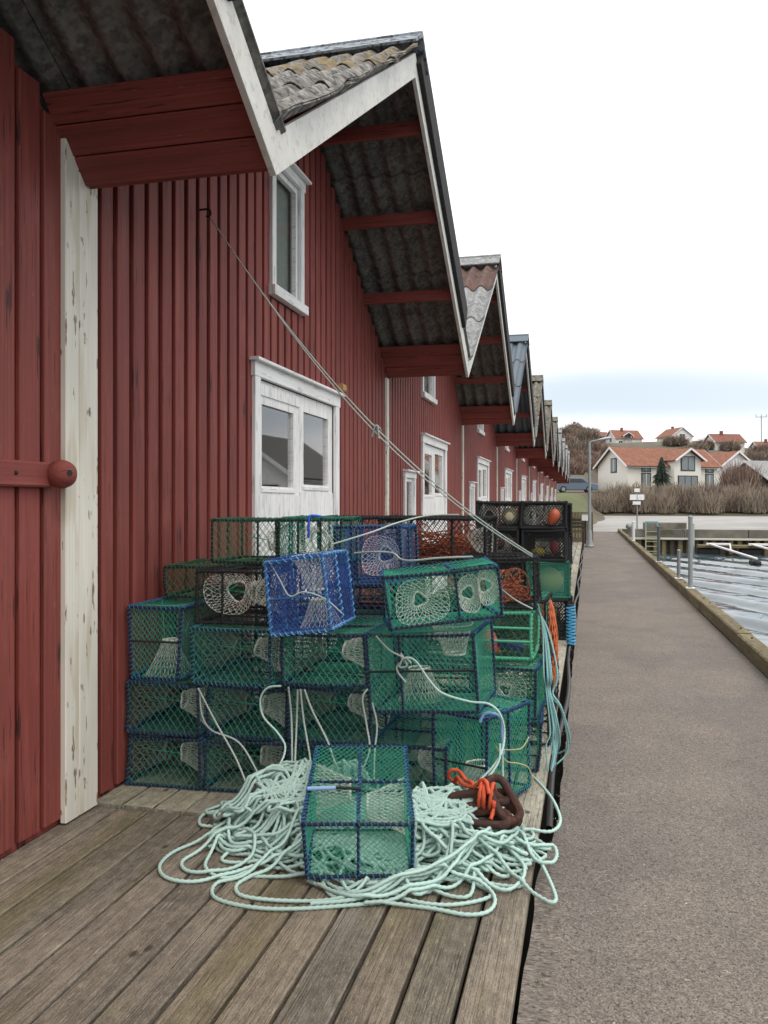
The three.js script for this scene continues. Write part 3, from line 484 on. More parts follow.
// front row, left to right and bottom to top
const std = { w: 0.385, h: 0.255, l: 0.6, net: 'greenDark', lash: 'navy' };
creel({ ...std, x: -2.018, y: 0.008, z: -3.68, funnels: F_R(0.255, 0.6, -0.12), label: 'dark green creel on the deck against the red wall, bottom of the leftmost stack' });
creel({ ...std, w: 0.40, x: -1.612, y: 0.008, z: -3.70, funnels: F_R(0.255, 0.6, -0.1), label: 'dark green creel on the deck, second from the red wall, rope heap against its corner' });
creel({ ...std, w: 0.385, x: -2.022, y: 0.268, z: -3.675, funnels: F_R(0.255, 0.6, -0.1), yaw: 0.015, label: 'dark green creel second from the bottom in the stack against the red wall' });
creel({ ...std, w: 0.39, x: -1.585, y: 0.268, z: -3.71, funnels: F_R(0.255, 0.6, -0.12), yaw: -0.02, label: 'dark green creel behind a looping pale rope, second row, second from the wall' });
creel({ ...std, net: 'green', lash: 'blue', w: 0.262, h: 0.365, l: 0.5, x: -2.075, y: 0.528, z: -3.69, hoops: [], rails: [0.19], cell: 0.027, funnels: [['bottom', 0, 0.08, 0.2, 0.3, 0.17, 0.035], ['right', 0.1, 0.02, 0.25, 0.3, 0.1, 0.05, true]], label: 'tall narrow green creel against the red wall with an upright white funnel inside' });
creel({ ...std, net: 'greenDark', lash: 'teal', w: 0.41, h: 0.27, x: -1.645, y: 0.53, z: -3.66, funnels: F_R(0.27, 0.6, -0.05), label: 'green creel in the third row directly under the black creel' });
creel({ ...std, net: 'black', lash: 'black', w: 0.385, h: 0.27, x: -1.672, y: 0.806, z: -3.74, cell: 0.034, hoops: [0.05, -0.12], ribs: [-0.05], funnels: [['right', -0.03, 0, 0.34, 0.24, 0.2, 0.05], ['front', -0.02, 0.02, 0.26, 0.2, 0.1, 0.05]], label: 'black creel with white funnels between the red wall and the blue creel' });
creel({ ...std, net: 'olive', lash: 'dgreen', w: 0.37, h: 0.175, l: 0.45, x: -1.985, y: 0.90, z: -3.99, hoops: [], label: 'low olive creel beside the black creel against the red wall' });
creel({ ...std, net: 'olive', lash: 'dgreen', w: 0.36, h: 0.235, l: 0.42, x: -1.745, y: 1.083, z: -4.02, ribs: [0.08], funnels: [['right', 0, 0, 0.2, 0.18, 0.1, 0.05]], label: 'dark green creel topmost against the wall left of the white door' });
creel({ ...std, net: 'green', lash: 'dgreen', w: 0.33, h: 0.245, l: 0.42, x: -1.385, y: 1.083, z: -4.02, ribs: [-0.06, 0.06], funnels: [['front', 0.02, 0, 0.15, 0.15, 0.12, 0.05]], label: 'green ribbed creel in front of the white double door with a blue tie on top',
  extra: g => { const mb = new MB(true); mb.ropeSweep(spline([[0.0, 0.14, 0.222], [0.0, 0.22, 0.223], [0.003, 0.250, 0.214], [0.02, 0.252, 0.18], [0.03, 0.247, 0.12]], 0.005), 0.008, 1); part('tie', mb.geo(), flat('#2b5fd0', { vertexColors: true }), g); } });
creel({ ...std, net: 'blue', lash: 'light', frame: 'blue', w: 0.29, h: 0.355, l: 0.34, x: -1.258, y: 0.806, z: -3.57, yaw: -0.04, roll: 0.12, pitch: 0.02, cell: 0.021, strand: 0.0014, lashPitch: 0.032, lashR: 0.003, hoops: [0], rails: [0.17], funnels: [['top', 0.03, 0.02, 0.2, 0.2, 0.17, 0.04], ['bottom', 0.03, -0.02, 0.2, 0.2, 0.13, 0.04]], label: 'tilted bright blue creel laced with pale blue cord at the centre of the pile' });
creel({ ...std, net: 'blue', lash: 'blue', sideNet: 'blueGrey', w: 0.35, h: 0.31, l: 0.36, x: -1.08, y: 0.974, z: -4.07, roll: 0.03, cell: 0.024, ribs: [-0.06], rails: [], funnels: [['front', 0.06, 0.0, 0.2, 0.2, 0.14, 0.04]], label: 'blue creel behind and right of the tilted bright blue creel' });
creel({ ...std, net: 'green', w: 0.41, h: 0.25, x: -1.195, y: 0.545, z: -3.675, yaw: 0.02, roll: 0.015, funnels: F_R(0.27, 0.6, -0.04), label: 'green creel directly under the tilted bright blue creel' });
creel({ ...std, net: 'greenDark', w: 0.395, h: 0.265, x: -1.17, y: 0.274, z: -3.70, funnels: F_R(0.26, 0.6, -0.02), label: 'dark green creel behind hanging pale ropes, second under the tilted blue creel' });
creel({ ...std, w: 0.395, h: 0.262, x: -1.185, y: 0.008, z: -3.70, label: 'dark green creel on the deck behind the rope heap, under two green ones' });
creel({ ...std, net: 'greenBright', lash: 'navy', w: 0.5, h: 0.245, l: 0.34, x: -0.655, y: 0.862, z: -3.62, yaw: 0.30, roll: 0.115, hoops: [], ribs: [0.06], cell: 0.026, funnels: [['front', -0.1, -0.01, 0.24, 0.2, 0.1, 0.032], ['front', 0.115, 0.0, 0.1, 0.17, 0.05, 0.03], ['front', 0.2, 0.02, 0.09, 0.16, 0.07, 0.03]], label: 'tilted green creel with three round white entrances near the top right of the pile' });
creel({ ...std, net: 'green', lash: 'navy', w: 0.5, h: 0.365, l: 0.42, x: -0.700, y: 0.455, z: -3.66, yaw: -0.05, roll: 0.07, hoops: [], rails: [0.19], ribs: [-0.1], ribsFrontOnly: true, cell: 0.026, funnels: [['top', 0.1, 0.06, 0.19, 0.2, 0.14, 0.05], ['bottom', -0.09, -0.06, 0.22, 0.2, 0.15, 0.05]], label: 'large green creel with two white net funnels under the three entrance creel' });
creel({ ...std, net: 'greenDark', lash: 'navy', w: 0.37, h: 0.27, l: 0.55, x: -0.815, y: 0.008, z: -3.76, funnels: F_R(0.26, 0.55, -0.02), label: 'dark green creel on the deck right behind the front creel' });
creel({ ...std, net: 'greenBright', lash: 'blue', w: 0.27, h: 0.43, l: 0.42, x: -0.475, y: 0.02, z: -3.715, yaw: -0.40, roll: 0.02, hoops: [0], rails: [0.2], cell: 0.024, funnels: [['bottom', 0, 0.06, 0.2, 0.2, 0.16, 0.05]], label: 'bright green upright creel turned to the path beside the orange rope' });
// second row behind
const row2 = { ...std, far: true, z: -4.34, cell: 0.038, skip: ['back', 'bottom'] };
creel({ ...row2, x: -2.015, y: 0.008, label: 'dark creel on the deck hidden behind the leftmost stack' });
creel({ ...row2, x: -2.015, y: 0.27, h: 0.26, label: 'dark creel second up behind the leftmost stack' });
creel({ ...row2, x: -1.61, y: 0.008, label: 'dark creel on the deck in the second row, behind the second stack' });
creel({ ...row2, x: -1.60, y: 0.27, label: 'dark creel second up in the second row, behind the second stack' });
creel({ ...row2, x: -1.6, y: 0.532, h: 0.27, label: 'dark creel third up in the second row, behind the black creel' });
creel({ ...row2, x: -1.6, y: 0.81, h: 0.26, net: 'olive', label: 'olive creel under the topmost green creel by the door' });
creel({ ...row2, x: -2.015, y: 0.54, h: 0.33, z: -4.36, net: 'olive', label: 'olive creel third up against the wall in the second row' });
creel({ ...row2, x: -1.19, y: 0.008, label: 'dark creel on the deck in the second row, behind the third stack' });
creel({ ...row2, x: -1.18, y: 0.27, label: 'dark creel second up in the second row, behind the third stack' });
creel({ ...row2, x: -1.18, y: 0.532, h: 0.21, label: 'dark creel third up in the second row, behind the third stack' });
creel({ ...row2, x: -1.18, y: 0.75, h: 0.21, net: 'blueGrey', lash: 'blue', label: 'grey blue creel under the rear blue creel' });
creel({ ...row2, x: -0.78, y: 0.008, label: 'dark creel on the deck in the second row near the path' });
creel({ ...row2, x: -0.78, y: 0.285, h: 0.26, label: 'dark creel second up in the second row near the path' });
creel({ ...row2, x: -0.77, y: 0.555, h: 0.25, z: -4.36, label: 'dark creel third up in the second row near the path' });
creel({ ...row2, x: -0.78, y: 0.81, h: 0.22, z: -4.36, net: 'olive', label: 'olive creel behind the three entrance creel' });
creel({ ...std, net: 'green', lash: 'navy', w: 0.31, h: 0.255, l: 0.5, x: -0.41, y: 0.008, z: -4.36, label: 'green creel on the deck at the path edge behind the bright upright creel' });
creel({ ...std, net: 'greenBright', lash: 'navy', w: 0.31, h: 0.26, l: 0.46, x: -0.40, y: 0.30, z: -4.25, yaw: -0.05, hoops: [], cell: 0.026, funnels: [['front', -0.01, 0.0, 0.24, 0.21, 0.09, 0.03]], label: 'green creel with one dark round entrance at the right edge of the pile' });
creel({ ...std, net: 'olive', lash: 'lightGreen', frame: 'lightGreen', bar: 0.009, lashR: 0.002, w: 0.36, h: 0.255, l: 0.42, x: -0.46, y: 0.575, z: -4.38, hoops: [], rails: [0.1, 0.17], cell: 0.036, label: 'creel with a pale green tube frame and a pink float inside',
  extra: g => { const s = lathe([[0.001, 0.07], [0.03, 0.06], [0.042, 0.03], [0.04, -0.03], [0.025, -0.06], [0.001, -0.07]], 14); s.rotateZ(0.5); s.translate(-0.05, 0.08, 0.12); part('float', s, flat('#e8604f', { roughness: 0.4 }), g); const b = new THREE.BoxGeometry(0.14, 0.03, 0.1); b.rotateZ(-0.25); b.translate(0.06, 0.06, 0.1); part('bait_box', b, flat('#2a3f66'), g); } });
creel({ ...std, net: 'black', lash: 'black', w: 0.41, h: 0.275, l: 0.5, x: -0.475, y: 0.838, z: -4.40, hoops: [0], cell: 0.03, funnels: [['left', 0, 0, 0.3, 0.22, 0.12, 0.05, true]], label: 'black creel with tangled orange line at the top right of the near pile', extra: g => tangle(g, 0.36, 0.2, 0.4, M.lineOrange, 17, 20) });
creel({ ...std, net: 'black', lash: 'black', w: 0.62, h: 0.27, l: 0.4, x: -0.865, y: 1.05, z: -4.68, ribs: [-0.2, -0.12, 0.12], strand: 0.002, cell: 0.03, bar: 0.009, funnels: [['left', 0, 0, 0.25, 0.2, 0.12, 0.05], ['right', 0, 0, 0.25, 0.2, 0.12, 0.05]], label: 'long black creel filled with orange line in front of the third shed', extra: g => tangle(g, 0.56, 0.22, 0.32, M.lineOrange, 23, 26) });
creel({ ...row2, x: -0.86, y: 0.008, z: -5.0, h: 0.34, w: 0.5, l: 0.5, label: 'dark creel on the deck in the third row under the orange line creel' });
creel({ ...row2, x: -0.86, y: 0.355, z: -5.0, h: 0.34, w: 0.5, l: 0.5, label: 'dark creel second up in the third row under the orange line creels' });
creel({ ...row2, x: -0.86, y: 0.702, z: -5.0, h: 0.34, w: 0.5, l: 0.5, net: 'black', lash: 'black', label: 'black creel third up in the third row under the long black creel' });
creel({ ...row2, x: -1.42, y: 0.008, z: -5.0, h: 0.34, w: 0.5, l: 0.5, label: 'dark creel on the deck in the third row near the white door' });
creel({ ...row2, x: -1.42, y: 0.355, z: -5.0, h: 0.34, w: 0.5, l: 0.5, label: 'dark creel second up in the third row near the white door' });
creel({ ...row2, x: -1.42, y: 0.702, z: -5.0, h: 0.34, w: 0.5, l: 0.5, net: 'black', lash: 'black', label: 'black creel third up in the third row near the white door' });
creel({ ...std, net: 'black', lash: 'black', w: 0.44, h: 0.265, l: 0.4, x: -1.42, y: 1.05, z: -4.98, ribs: [0.05], cell: 0.036, bar: 0.009, label: 'black creel topmost at the right side of the white double door' });
{ // deeper rows, seen only through the nearer nets
  const place = [['path side', -0.42, -4.84], ['path side', -0.42, -5.5], ['middle', -0.9, -5.55], ['shed side', -1.45, -5.55]], rowN = { '-4.84': 'third', '-5.5': 'fourth', '-5.55': 'fourth' }, up = ['on the deck', 'second up', 'third up'];
  for (const [sd, x, z] of place) for (let k = 0; k < 3; k++) { const hh = z === -4.84 ? 0.27 : 0.33; if (z !== -4.84 && k === 2 && sd === 'path side') continue; creel({ ...row2, net: ['green', 'black', 'olive'][(k + Math.round(-x * 10)) % 3], lash: 'black', x: x + R(-0.02, 0.02), y: 0.008 + k * (hh + 0.012), z, w: sd === 'path side' ? 0.38 : 0.46, h: hh, l: 0.5, cell: 0.045, label: `creel ${up[k]} on the ${sd} in the ${rowN[z]} row of the near pile`, extra: g => tangle(g, 0.32, 0.16, 0.34, M.lineDark, Math.round(-z * 100) + k * 7 + Math.round(-x * 10), 6) }); }
}
// far stack by the path
const farS = { extra: g => tangle(g, 0.36, 0.26, 0.4, M.lineDark, 61, 9), w: 0.42, h: 0.36, l: 0.5, net: 'black', lash: 'black', z: -8.65, far: true, cell: 0.03, strand: 0.0034, bar: 0.015 };
creel({ ...farS, x: -0.42, y: 0.008, h: 0.41, label: 'black creel on the deck at the foot of the far stack beside the blue roll' });
creel({ ...farS, x: -0.87, y: 0.008, h: 0.41, label: 'black creel on the deck in the far stack, left of the bottom path side one' });
creel({ ...farS, x: -0.87, y: 0.424, h: 0.37, label: 'black creel second up in the far stack on the shed side' });
creel({ ...farS, x: -0.42, y: 0.424, h: 0.37, net: 'green', lash: 'dgreen', frame: 'dgreen', label: 'green creel holding a pale round float in the far stack', extra: g => { const s = new THREE.SphereGeometry(0.14, 20, 14); s.translate(0.02, 0.165, 0.06); part('float', s, flat('#a39c62', { roughness: 0.7 }), g); } });
creel({ ...farS, x: -0.44, y: 0.80, h: 0.33, label: 'black creel third up in the far stack with yellow and red floats', extra: g => { const s = new THREE.SphereGeometry(0.062, 16, 12); s.scale(1.2, 0.8, 1); s.translate(-0.06, 0.09, 0.14); part('float', s, flat('#b5a235', { roughness: 0.5 }), g); const t = new THREE.SphereGeometry(0.05, 16, 12); t.scale(0.9, 1.4, 1); t.translate(0.1, 0.14, 0.14); part('float', t, flat('#95302f', { roughness: 0.5 }), g); } });
creel({ ...farS, x: -0.89, y: 0.80, h: 0.33, funnels: [['front', 0, 0, 0.3, 0.26, 0.12, 0.06]], label: 'black creel third up in the far stack with a pale round entrance' });
creel({ ...farS, x: -0.46, y: 1.135, h: 0.28, w: 0.44, funnels: [['front', -0.1, 0, 0.2, 0.2, 0.12, 0.05], ['front', 0.1, 0, 0.18, 0.2, 0.1, 0.05]], label: 'black creel topmost in the far stack with an orange buoy on its corner', extra: g => { const s = lathe([[0.001, 0.1], [0.05, 0.08], [0.075, 0.02], [0.06, -0.05], [0.03, -0.1], [0.001, -0.11]], 16); s.rotateZ(-0.5); s.translate(0.15, 0.15, 0.29); s.translate(-0.02, 0, 0); s.scale(0.8, 0.85, 0.9); part('buoy', s, flat('#a84f34', { roughness: 0.45 }), g); } });
creel({ ...farS, x: -0.915, y: 1.135, h: 0.28, w: 0.44, funnels: [['front', -0.1, 0, 0.2, 0.22, 0.12, 0.05]], label: 'black creel topmost in the far stack on the shed side with a grey float', extra: g => { const s = new THREE.SphereGeometry(0.09, 18, 14); s.scale(1, 1, 0.6); s.translate(0.12, 0.13, 0.2); part('float', s, flat('#a9a287'), g); } });

for (const [x, sd] of [[-0.42, 'path'], [-0.89, 'shed']]) for (let k = 0; k < 4; k++) creel({ ...farS, skip: ['back', 'bottom'], x, y: 0.008 + k * 0.35, h: 0.335, z: -9.25, label: `black creel ${['on the deck', 'second up', 'third up', 'topmost'][k]} on the ${sd} side behind the far stack` });
function tangle(g, w, h, l, m, seed, n) {       // loose line heaped in a creel
  const r = rngOf(seed), pts = []; for (let i = 0; i < n * 7; i++) { const a = i * 1.1 + r() * 1.4, q = 0.5 + 0.5 * r(); pts.push([Math.cos(a) * q * w * 0.48, 0.02 + r() * r() * h, Math.sin(a) * q * l * 0.48]); }
  const mb = new MB(true); mb.ropeSweep(spline(pts, 0.02), 0.0045, 0.9); part('line_tangle', mb.geo(), m, g);
}
// the creel lying in front on the rope heap
const FC = { x: -0.892, z: -2.915, y: 0.078, pitch: 0.17, l: 0.60, w: 0.39, h: 0.225, yaw: 0.255 };
creel({ ...std, ...FC, net: 'greenBright', lash: 'blue', hoops: [0.0], ribs: [0.0], cell: 0.024, strand: 0.0012, funnels: [['left', -0.12, 0.0, 0.24, 0.18, 0.15, 0.045], ['right', 0.0, 0.0, 0.28, 0.18, 0.16, 0.045]], label: 'bright green creel lying alone in front on the pale rope heap',
  extra: g => { const mb = new MB(); mb.sweep([[-0.2, 0.232, 0.08], [-0.09, 0.238, 0.085]], 0.008, 8); part('hook_sleeve', mb.geo(), flat('#8fb0d8'), g); const h2 = new MB(); h2.sweep(spline([[-0.09, 0.238, 0.085], [-0.03, 0.238, 0.088], [0.0, 0.236, 0.09], [0.005, 0.228, 0.09]], 0.006), 0.006, 6); part('hook', h2.geo(), M.black, g); } });

// ---------- ropes on the deck ----------
const CELL = 0.008, GX0 = -1.9, GZ0 = -4.3, GN = 260, Hf = new Float32Array(GN * GN);
const groundY = x => x < -0.2 ? 0.001 : -0.06;
function capY(x, z) {                           // clearance below the front creel
  const dx = x - FC.x, dz = z - (FC.z - FC.l / 2), c = Math.cos(FC.yaw), s = Math.sin(FC.yaw), lx = dx * c - dz * s, lz = dz * c + dx * s;
  if (Math.abs(lx) < FC.w / 2 + 0.02 && Math.abs(lz) < FC.l / 2 + 0.02) return FC.y - lz * Math.sin(FC.pitch) - 0.004; return 9;
}
function layRope(pts2, r, noWrite) {
  const p = spline(pts2.map(q => [q[0], 0, q[1]]), 0.01), N = p.length, y = new Float32Array(N);
  const idx = (x, z) => { const i = Math.floor((x - GX0) / CELL), j = Math.floor((z - GZ0) / CELL); return i < 1 || j < 1 || i >= GN - 1 || j >= GN - 1 ? -1 : j * GN + i; };
  const write = i => { const rc = Math.ceil(r / CELL), a = Math.floor((p[i][0] - GX0) / CELL), b = Math.floor((p[i][2] - GZ0) / CELL); for (let dj = -rc; dj <= rc; dj++) for (let di = -rc; di <= rc; di++) { const ii = a + di, jj = b + dj; if (ii < 0 || jj < 0 || ii >= GN || jj >= GN || Math.hypot(di, dj) * CELL > r) continue; const k = jj * GN + ii; if (Hf[k] < y[i] + 0.26 * r) Hf[k] = y[i] + 0.26 * r; } };
  const CH = 26;
  for (let c = 0; c < N; c += CH) {
    const e = Math.min(N, c + CH), tgt = [];
    for (let i = c; i < e; i++) { const k = idx(p[i][0], p[i][2]); let h = groundY(p[i][0]); if (k >= 0) for (const d of [0, 1, -1, GN, -GN]) h = Math.max(h, Hf[k + d]); tgt.push(h + r * 0.95); y[i] = tgt[i - c]; }
    if (c > 8) write(c - 1 - 0);
    for (let i = Math.max(0, c - CH * 2); i < c - CH; i++) write(i);
  }
  const t0 = y.slice(); for (let it = 0; it < 14; it++) { const q = y.slice(); for (let i = 1; i < N - 1; i++) y[i] = Math.max(t0[i], (q[i - 1] + q[i + 1]) / 2 * 0.97 + t0[i] * 0.03); for (let i = 1; i < N - 1; i++) y[i] = (y[i - 1] + 2 * y[i] + y[i + 1]) / 4; }
  for (let i = 0; i < N; i++) { y[i] = Math.min(y[i], 0.17 + 0.10 * sst(-3.25, -3.5, p[i][2])); const cp = capY(p[i][0], p[i][2]); if (y[i] > cp - r) y[i] = Math.max(groundY(p[i][0]) + r * 0.8, cp - r); p[i][1] = y[i]; }
  for (let i = 0; i < N; i++) write(i);
  return p;
}
function scribble(cx, cz, ax, az, n, r0, r1, seed) {   // overlapping loops within an ellipse
  const r = rngOf(seed), pts = []; let a = r() * 6, ph = r() * 6, x = cx, z = cz;
  for (let i = 0; i < n; i++) {
    if (i % 7 === 0) { const t = r() * 6.2832, k = Math.sqrt(r()) * 0.8; x = x * 0.25 + 0.75 * (cx + Math.cos(t) * ax * k); z = z * 0.25 + 0.75 * (cz + Math.sin(t) * az * k); ph += (r() - 0.5) * 2.5; if (r() < 0.2) a += Math.PI * 0.4; }
    a += 0.75 + r() * 0.35; const R1 = r0 + (r1 - r0) * r(), el = 0.45 + 0.5 * r();
    let px = x + Math.cos(a) * R1 * Math.cos(ph) - Math.sin(a) * R1 * el * Math.sin(ph), pz = z + Math.cos(a) * R1 * Math.sin(ph) * 0.8 + Math.sin(a) * R1 * el * Math.cos(ph) * 0.8;
    const q = Math.hypot((px - cx) / ax, (pz - cz) / az); if (q > 1) { px = cx + (px - cx) / q; pz = cz + (pz - cz) / q; }
    pz = Math.max(pz, -3.64); pts.push([px, pz]);
  }
  return pts;
}
const RR = 0.0082;
function ropeThing(label, strands, m, r, name = 'rope', group) { const mb = new MB(true); for (const s of strands) { const fine = spline(s, r * 0.6); mb.ropeSweep(fine, r, 0.96 + 0.08 * rnd()); } const o = part(numbered(name), mb.geo(), m, scene); tag(o, label, 'rope', group); return o; }
ropeThing('large heap of tangled pale mint rope on the deck around the front creel', [[-0.95, -3.46, 0.6, 0.18, 170, 0.1, 0.26, 71], [-1.3, -3.4, 0.36, 0.26, 150, 0.09, 0.24, 83], [-0.86, -3.22, 0.76, 0.44, 200, 0.14, 0.34, 11], [-0.56, -3.22, 0.42, 0.42, 180, 0.09, 0.24, 23], [-1.2, -3.28, 0.44, 0.42, 180, 0.09, 0.26, 37], [-0.86, -3.25, 0.74, 0.42, 130, 0.1, 0.3, 53], [-1.22, -3.4, 0.42, 0.26, 130, 0.1, 0.26, 97], [-0.55, -3.4, 0.4, 0.24, 110, 0.1, 0.24, 117]].map(a => layRope(scribble(...a), RR)), M.ropeMint, RR, 'rope_heap');
ropeThing('pale mint rope looping widest to the left on the deck', [layRope([[-1.0, -3.3], [-1.1, -3.05], [-1.241, -2.926], [-1.39, -2.80], [-1.52, -2.80], [-1.60, -2.9], [-1.593, -3.05], [-1.48, -3.16], [-1.32, -3.12], [-1.27, -3.0], [-1.36, -2.88], [-1.47, -2.87], [-1.53, -2.95], [-1.48, -3.07], [-1.36, -3.17], [-1.2, -3.25], [-1.05, -3.3]], RR)], M.ropeMint, RR);
ropeThing('long pale mint rope crossing the deck in front of the front creel', [layRope([[-1.0, -3.3], [-1.129, -3.171], [-1.228, -2.895], [-1.318, -2.807], [-1.278, -2.70], [-1.127, -2.665], [-0.96, -2.695], [-0.711, -2.80], [-0.547, -2.895], [-0.389, -3.075], [-0.28, -3.3], [-0.22, -3.45], [-0.25, -3.58], [-0.36, -3.55]], RR), layRope([[-0.9, -3.2], [-1.05, -3.1], [-1.17, -2.93], [-1.24, -2.82], [-1.2, -2.74], [-1.08, -2.73], [-0.92, -2.76], [-0.75, -2.82], [-0.6, -2.92], [-0.45, -3.06], [-0.36, -3.25]], RR)], M.ropeMint, RR);
ropeThing('pale mint rope ending in a flat bight nearest the camera', [layRope([[-0.75, -2.77], [-0.651, -2.80], [-0.527, -2.805], [-0.40, -2.79], [-0.33, -2.83], [-0.318, -2.92], [-0.379, -2.99], [-0.523, -2.975], [-0.64, -2.91], [-0.75, -2.80], [-0.93, -2.72]], RR)], M.ropeMint, RR);
ropeThing('pale mint rope looping over the deck edge onto the asphalt', [layRope([[-0.5, -3.3], [-0.36, -3.4], [-0.26, -3.36], [-0.18, -3.26], [-0.115, -3.02], [-0.12, -2.95], [-0.18, -2.99], [-0.321, -3.135], [-0.433, -3.125], [-0.5, -3.2]], RR), layRope([[-0.4, -3.4], [-0.27, -3.3], [-0.18, -3.37], [-0.135, -3.41], [-0.12, -3.34], [-0.14, -3.25], [-0.19, -3.24], [-0.26, -3.36], [-0.35, -3.45]], RR), layRope([[-0.28, -4.3], [-0.2, -4.1], [-0.15, -3.93], [-0.118, -3.72], [-0.15, -3.59], [-0.25, -3.55], [-0.36, -3.5]], RR * 0.8)], M.ropeMint, RR);
ropeThing('pale mint rope bundle crossing in front of the rusty chain', [0, 1].map(i => layRope([[-1.0 + 0.12 * i, -2.9 + 0.05 * i], [-0.8, -2.78 - 0.03 * i], [-0.66, -2.83 - 0.045 * i], [-0.5, -2.95 - 0.04 * i], [-0.42 + 0.03 * i, -3.1 - 0.018 * i], [-0.3, -3.2 - 0.06 * i], [-0.27 + 0.02 * i, -3.38 - 0.06 * i]], RR)), M.ropeMint, RR);
// ropes hanging from the creels onto the heap
const hang = (label, strands, m = M.ropeGrey, r = 0.0052) => ropeThing(label, strands.map(s => spline(s, 0.02)), m, r, 'rope', 'ropes trailing from the creels');
hang('thin pale rope slanting down from the leftmost creels to the heap', [[[-1.80, 0.52, -3.62], [-1.68, 0.37, -3.57], [-1.56, 0.23, -3.52], [-1.44, 0.10, -3.42], [-1.33, 0.05, -3.32], [-1.2, 0.03, -3.25]], [[-1.79, 0.5, -3.62], [-1.77, 0.4, -3.6], [-1.72, 0.33, -3.6], [-1.58, 0.28, -3.6], [-1.44, 0.15, -3.52], [-1.32, 0.07, -3.4], [-1.2, 0.04, -3.3]]]);
hang('pale rope bulging in a big loop beside the second stack', [[[-1.38, 0.552, -3.62], [-1.44, 0.545, -3.6], [-1.475, 0.49, -3.6], [-1.46, 0.41, -3.6], [-1.39, 0.34, -3.6], [-1.345, 0.28, -3.58], [-1.35, 0.21, -3.5], [-1.40, 0.12, -3.42], [-1.46, 0.05, -3.34], [-1.42, 0.02, -3.24], [-1.3, 0.03, -3.2]]], M.ropeMint, 0.006);
hang('pale ropes hanging straight down in front of the third stack', [[[-1.345, 0.55, -3.62], [-1.33, 0.4, -3.62], [-1.29, 0.2, -3.52], [-1.25, 0.09, -3.4], [-1.18, 0.05, -3.3]], [[-1.30, 0.54, -3.62], [-1.305, 0.38, -3.62], [-1.27, 0.2, -3.5], [-1.22, 0.09, -3.38], [-1.15, 0.05, -3.28]], [[-1.29, 0.54, -3.63], [-1.27, 0.4, -3.62], [-1.21, 0.24, -3.54], [-1.15, 0.12, -3.4]], [[-1.27, 0.54, -3.63], [-1.23, 0.45, -3.62], [-1.15, 0.32, -3.6], [-1.08, 0.25, -3.5], [-1.0, 0.2, -3.4]]], M.ropeGrey, 0.0056);
hang('pair of pale ropes hanging behind the front creel', [[[-0.965, 0.56, -3.62], [-0.985, 0.52, -3.6], [-0.965, 0.4, -3.6], [-0.94, 0.3, -3.55], [-0.97, 0.2, -3.45]], [[-0.945, 0.5, -3.62], [-0.92, 0.4, -3.61], [-0.92, 0.3, -3.57], [-0.9, 0.2, -3.48]]]);
hang('pale rope knotted to the large green creel and falling to the orange rope', [[[-0.80, 0.70, -3.615], [-0.785, 0.715, -3.60], [-0.74, 0.70, -3.6], [-0.68, 0.62, -3.6], [-0.62, 0.565, -3.6], [-0.5, 0.535, -3.6], [-0.42, 0.53, -3.6], [-0.37, 0.49, -3.6], [-0.352, 0.40, -3.62], [-0.37, 0.31, -3.56], [-0.46, 0.22, -3.48], [-0.6, 0.14, -3.4], [-0.7, 0.1, -3.35]], [[-0.37, 0.36, -3.6], [-0.37, 0.3, -3.53], [-0.44, 0.22, -3.42], [-0.55, 0.13, -3.35]], [[-0.36, 0.36, -3.6], [-0.355, 0.22, -3.58], [-0.35, 0.06, -3.52]]], M.ropeMint, 0.006);
hang('thin grey line stretched across the tops of the blue creels', [[[-1.14, 1.21, -3.62], [-1.0, 1.26, -3.8], [-0.93, 1.30, -4.05], [-0.86, 1.33, -4.5], [-0.7, 1.335, -4.6]]], M.ropeGrey, 0.005);
hang('thin grey line lying over the rear blue creel to the green creel', [[[-1.13, 1.15, -3.97], [-1.03, 1.16, -3.96], [-0.93, 1.155, -3.95], [-0.85, 1.135, -3.8], [-0.78, 1.135, -3.75], [-0.66, 1.15, -3.72], [-0.5, 1.16, -3.7]]], M.ropeGrey, 0.0055);
hang('thin pale line slanting over the black creel at the right', [[[-0.446, 0.985, -4.2], [-0.37, 0.9, -4.34], [-0.28, 0.85, -4.37]]], M.ropeGrey, 0.005);
{ const s = [], r = rngOf(99); for (let i = 0; i < 10; i++) { const a = r() * 0.12, b = r() * 0.06; s.push([[-0.26 - a * 0.3, 0.86, -4.55 + b], [-0.235 + a * 0.2, 0.72, -4.6 + b * 2], [-0.225 + a * 0.6, 0.5, -4.52 + b * 2], [-0.215 + a * 0.3, 0.37 + b, -4.45], [-0.19 + a * 0.5, 0.22 + a, -4.42 + b], [-0.21 + a, 0.1 + b, -4.36 - a], [-0.2 + r() * 0.05, 0.03, -4.3 - r() * 0.3]]); } hang('bundle of teal ropes hanging down the right side of the pile', s, M.ropeTeal, 0.0052); }
hang('looped pale blue tie over the upright bright green creel', [[[-0.46, 0.44, -3.63], [-0.44, 0.475, -3.64], [-0.4, 0.478, -3.64], [-0.37, 0.45, -3.66], [-0.365, 0.36, -3.65], [-0.36, 0.3, -3.66]]], M.ropeBlue, 0.009);
hang('pale line knotted over the black creel and the tilted blue creel', [[[-1.5, 1.095, -3.72], [-1.44, 1.11, -3.64], [-1.36, 1.05, -3.55], [-1.31, 0.98, -3.54], [-1.24, 1.0, -3.54], [-1.15, 0.97, -3.56], [-1.08, 0.9, -3.6]]], M.ropeGrey, 0.004);
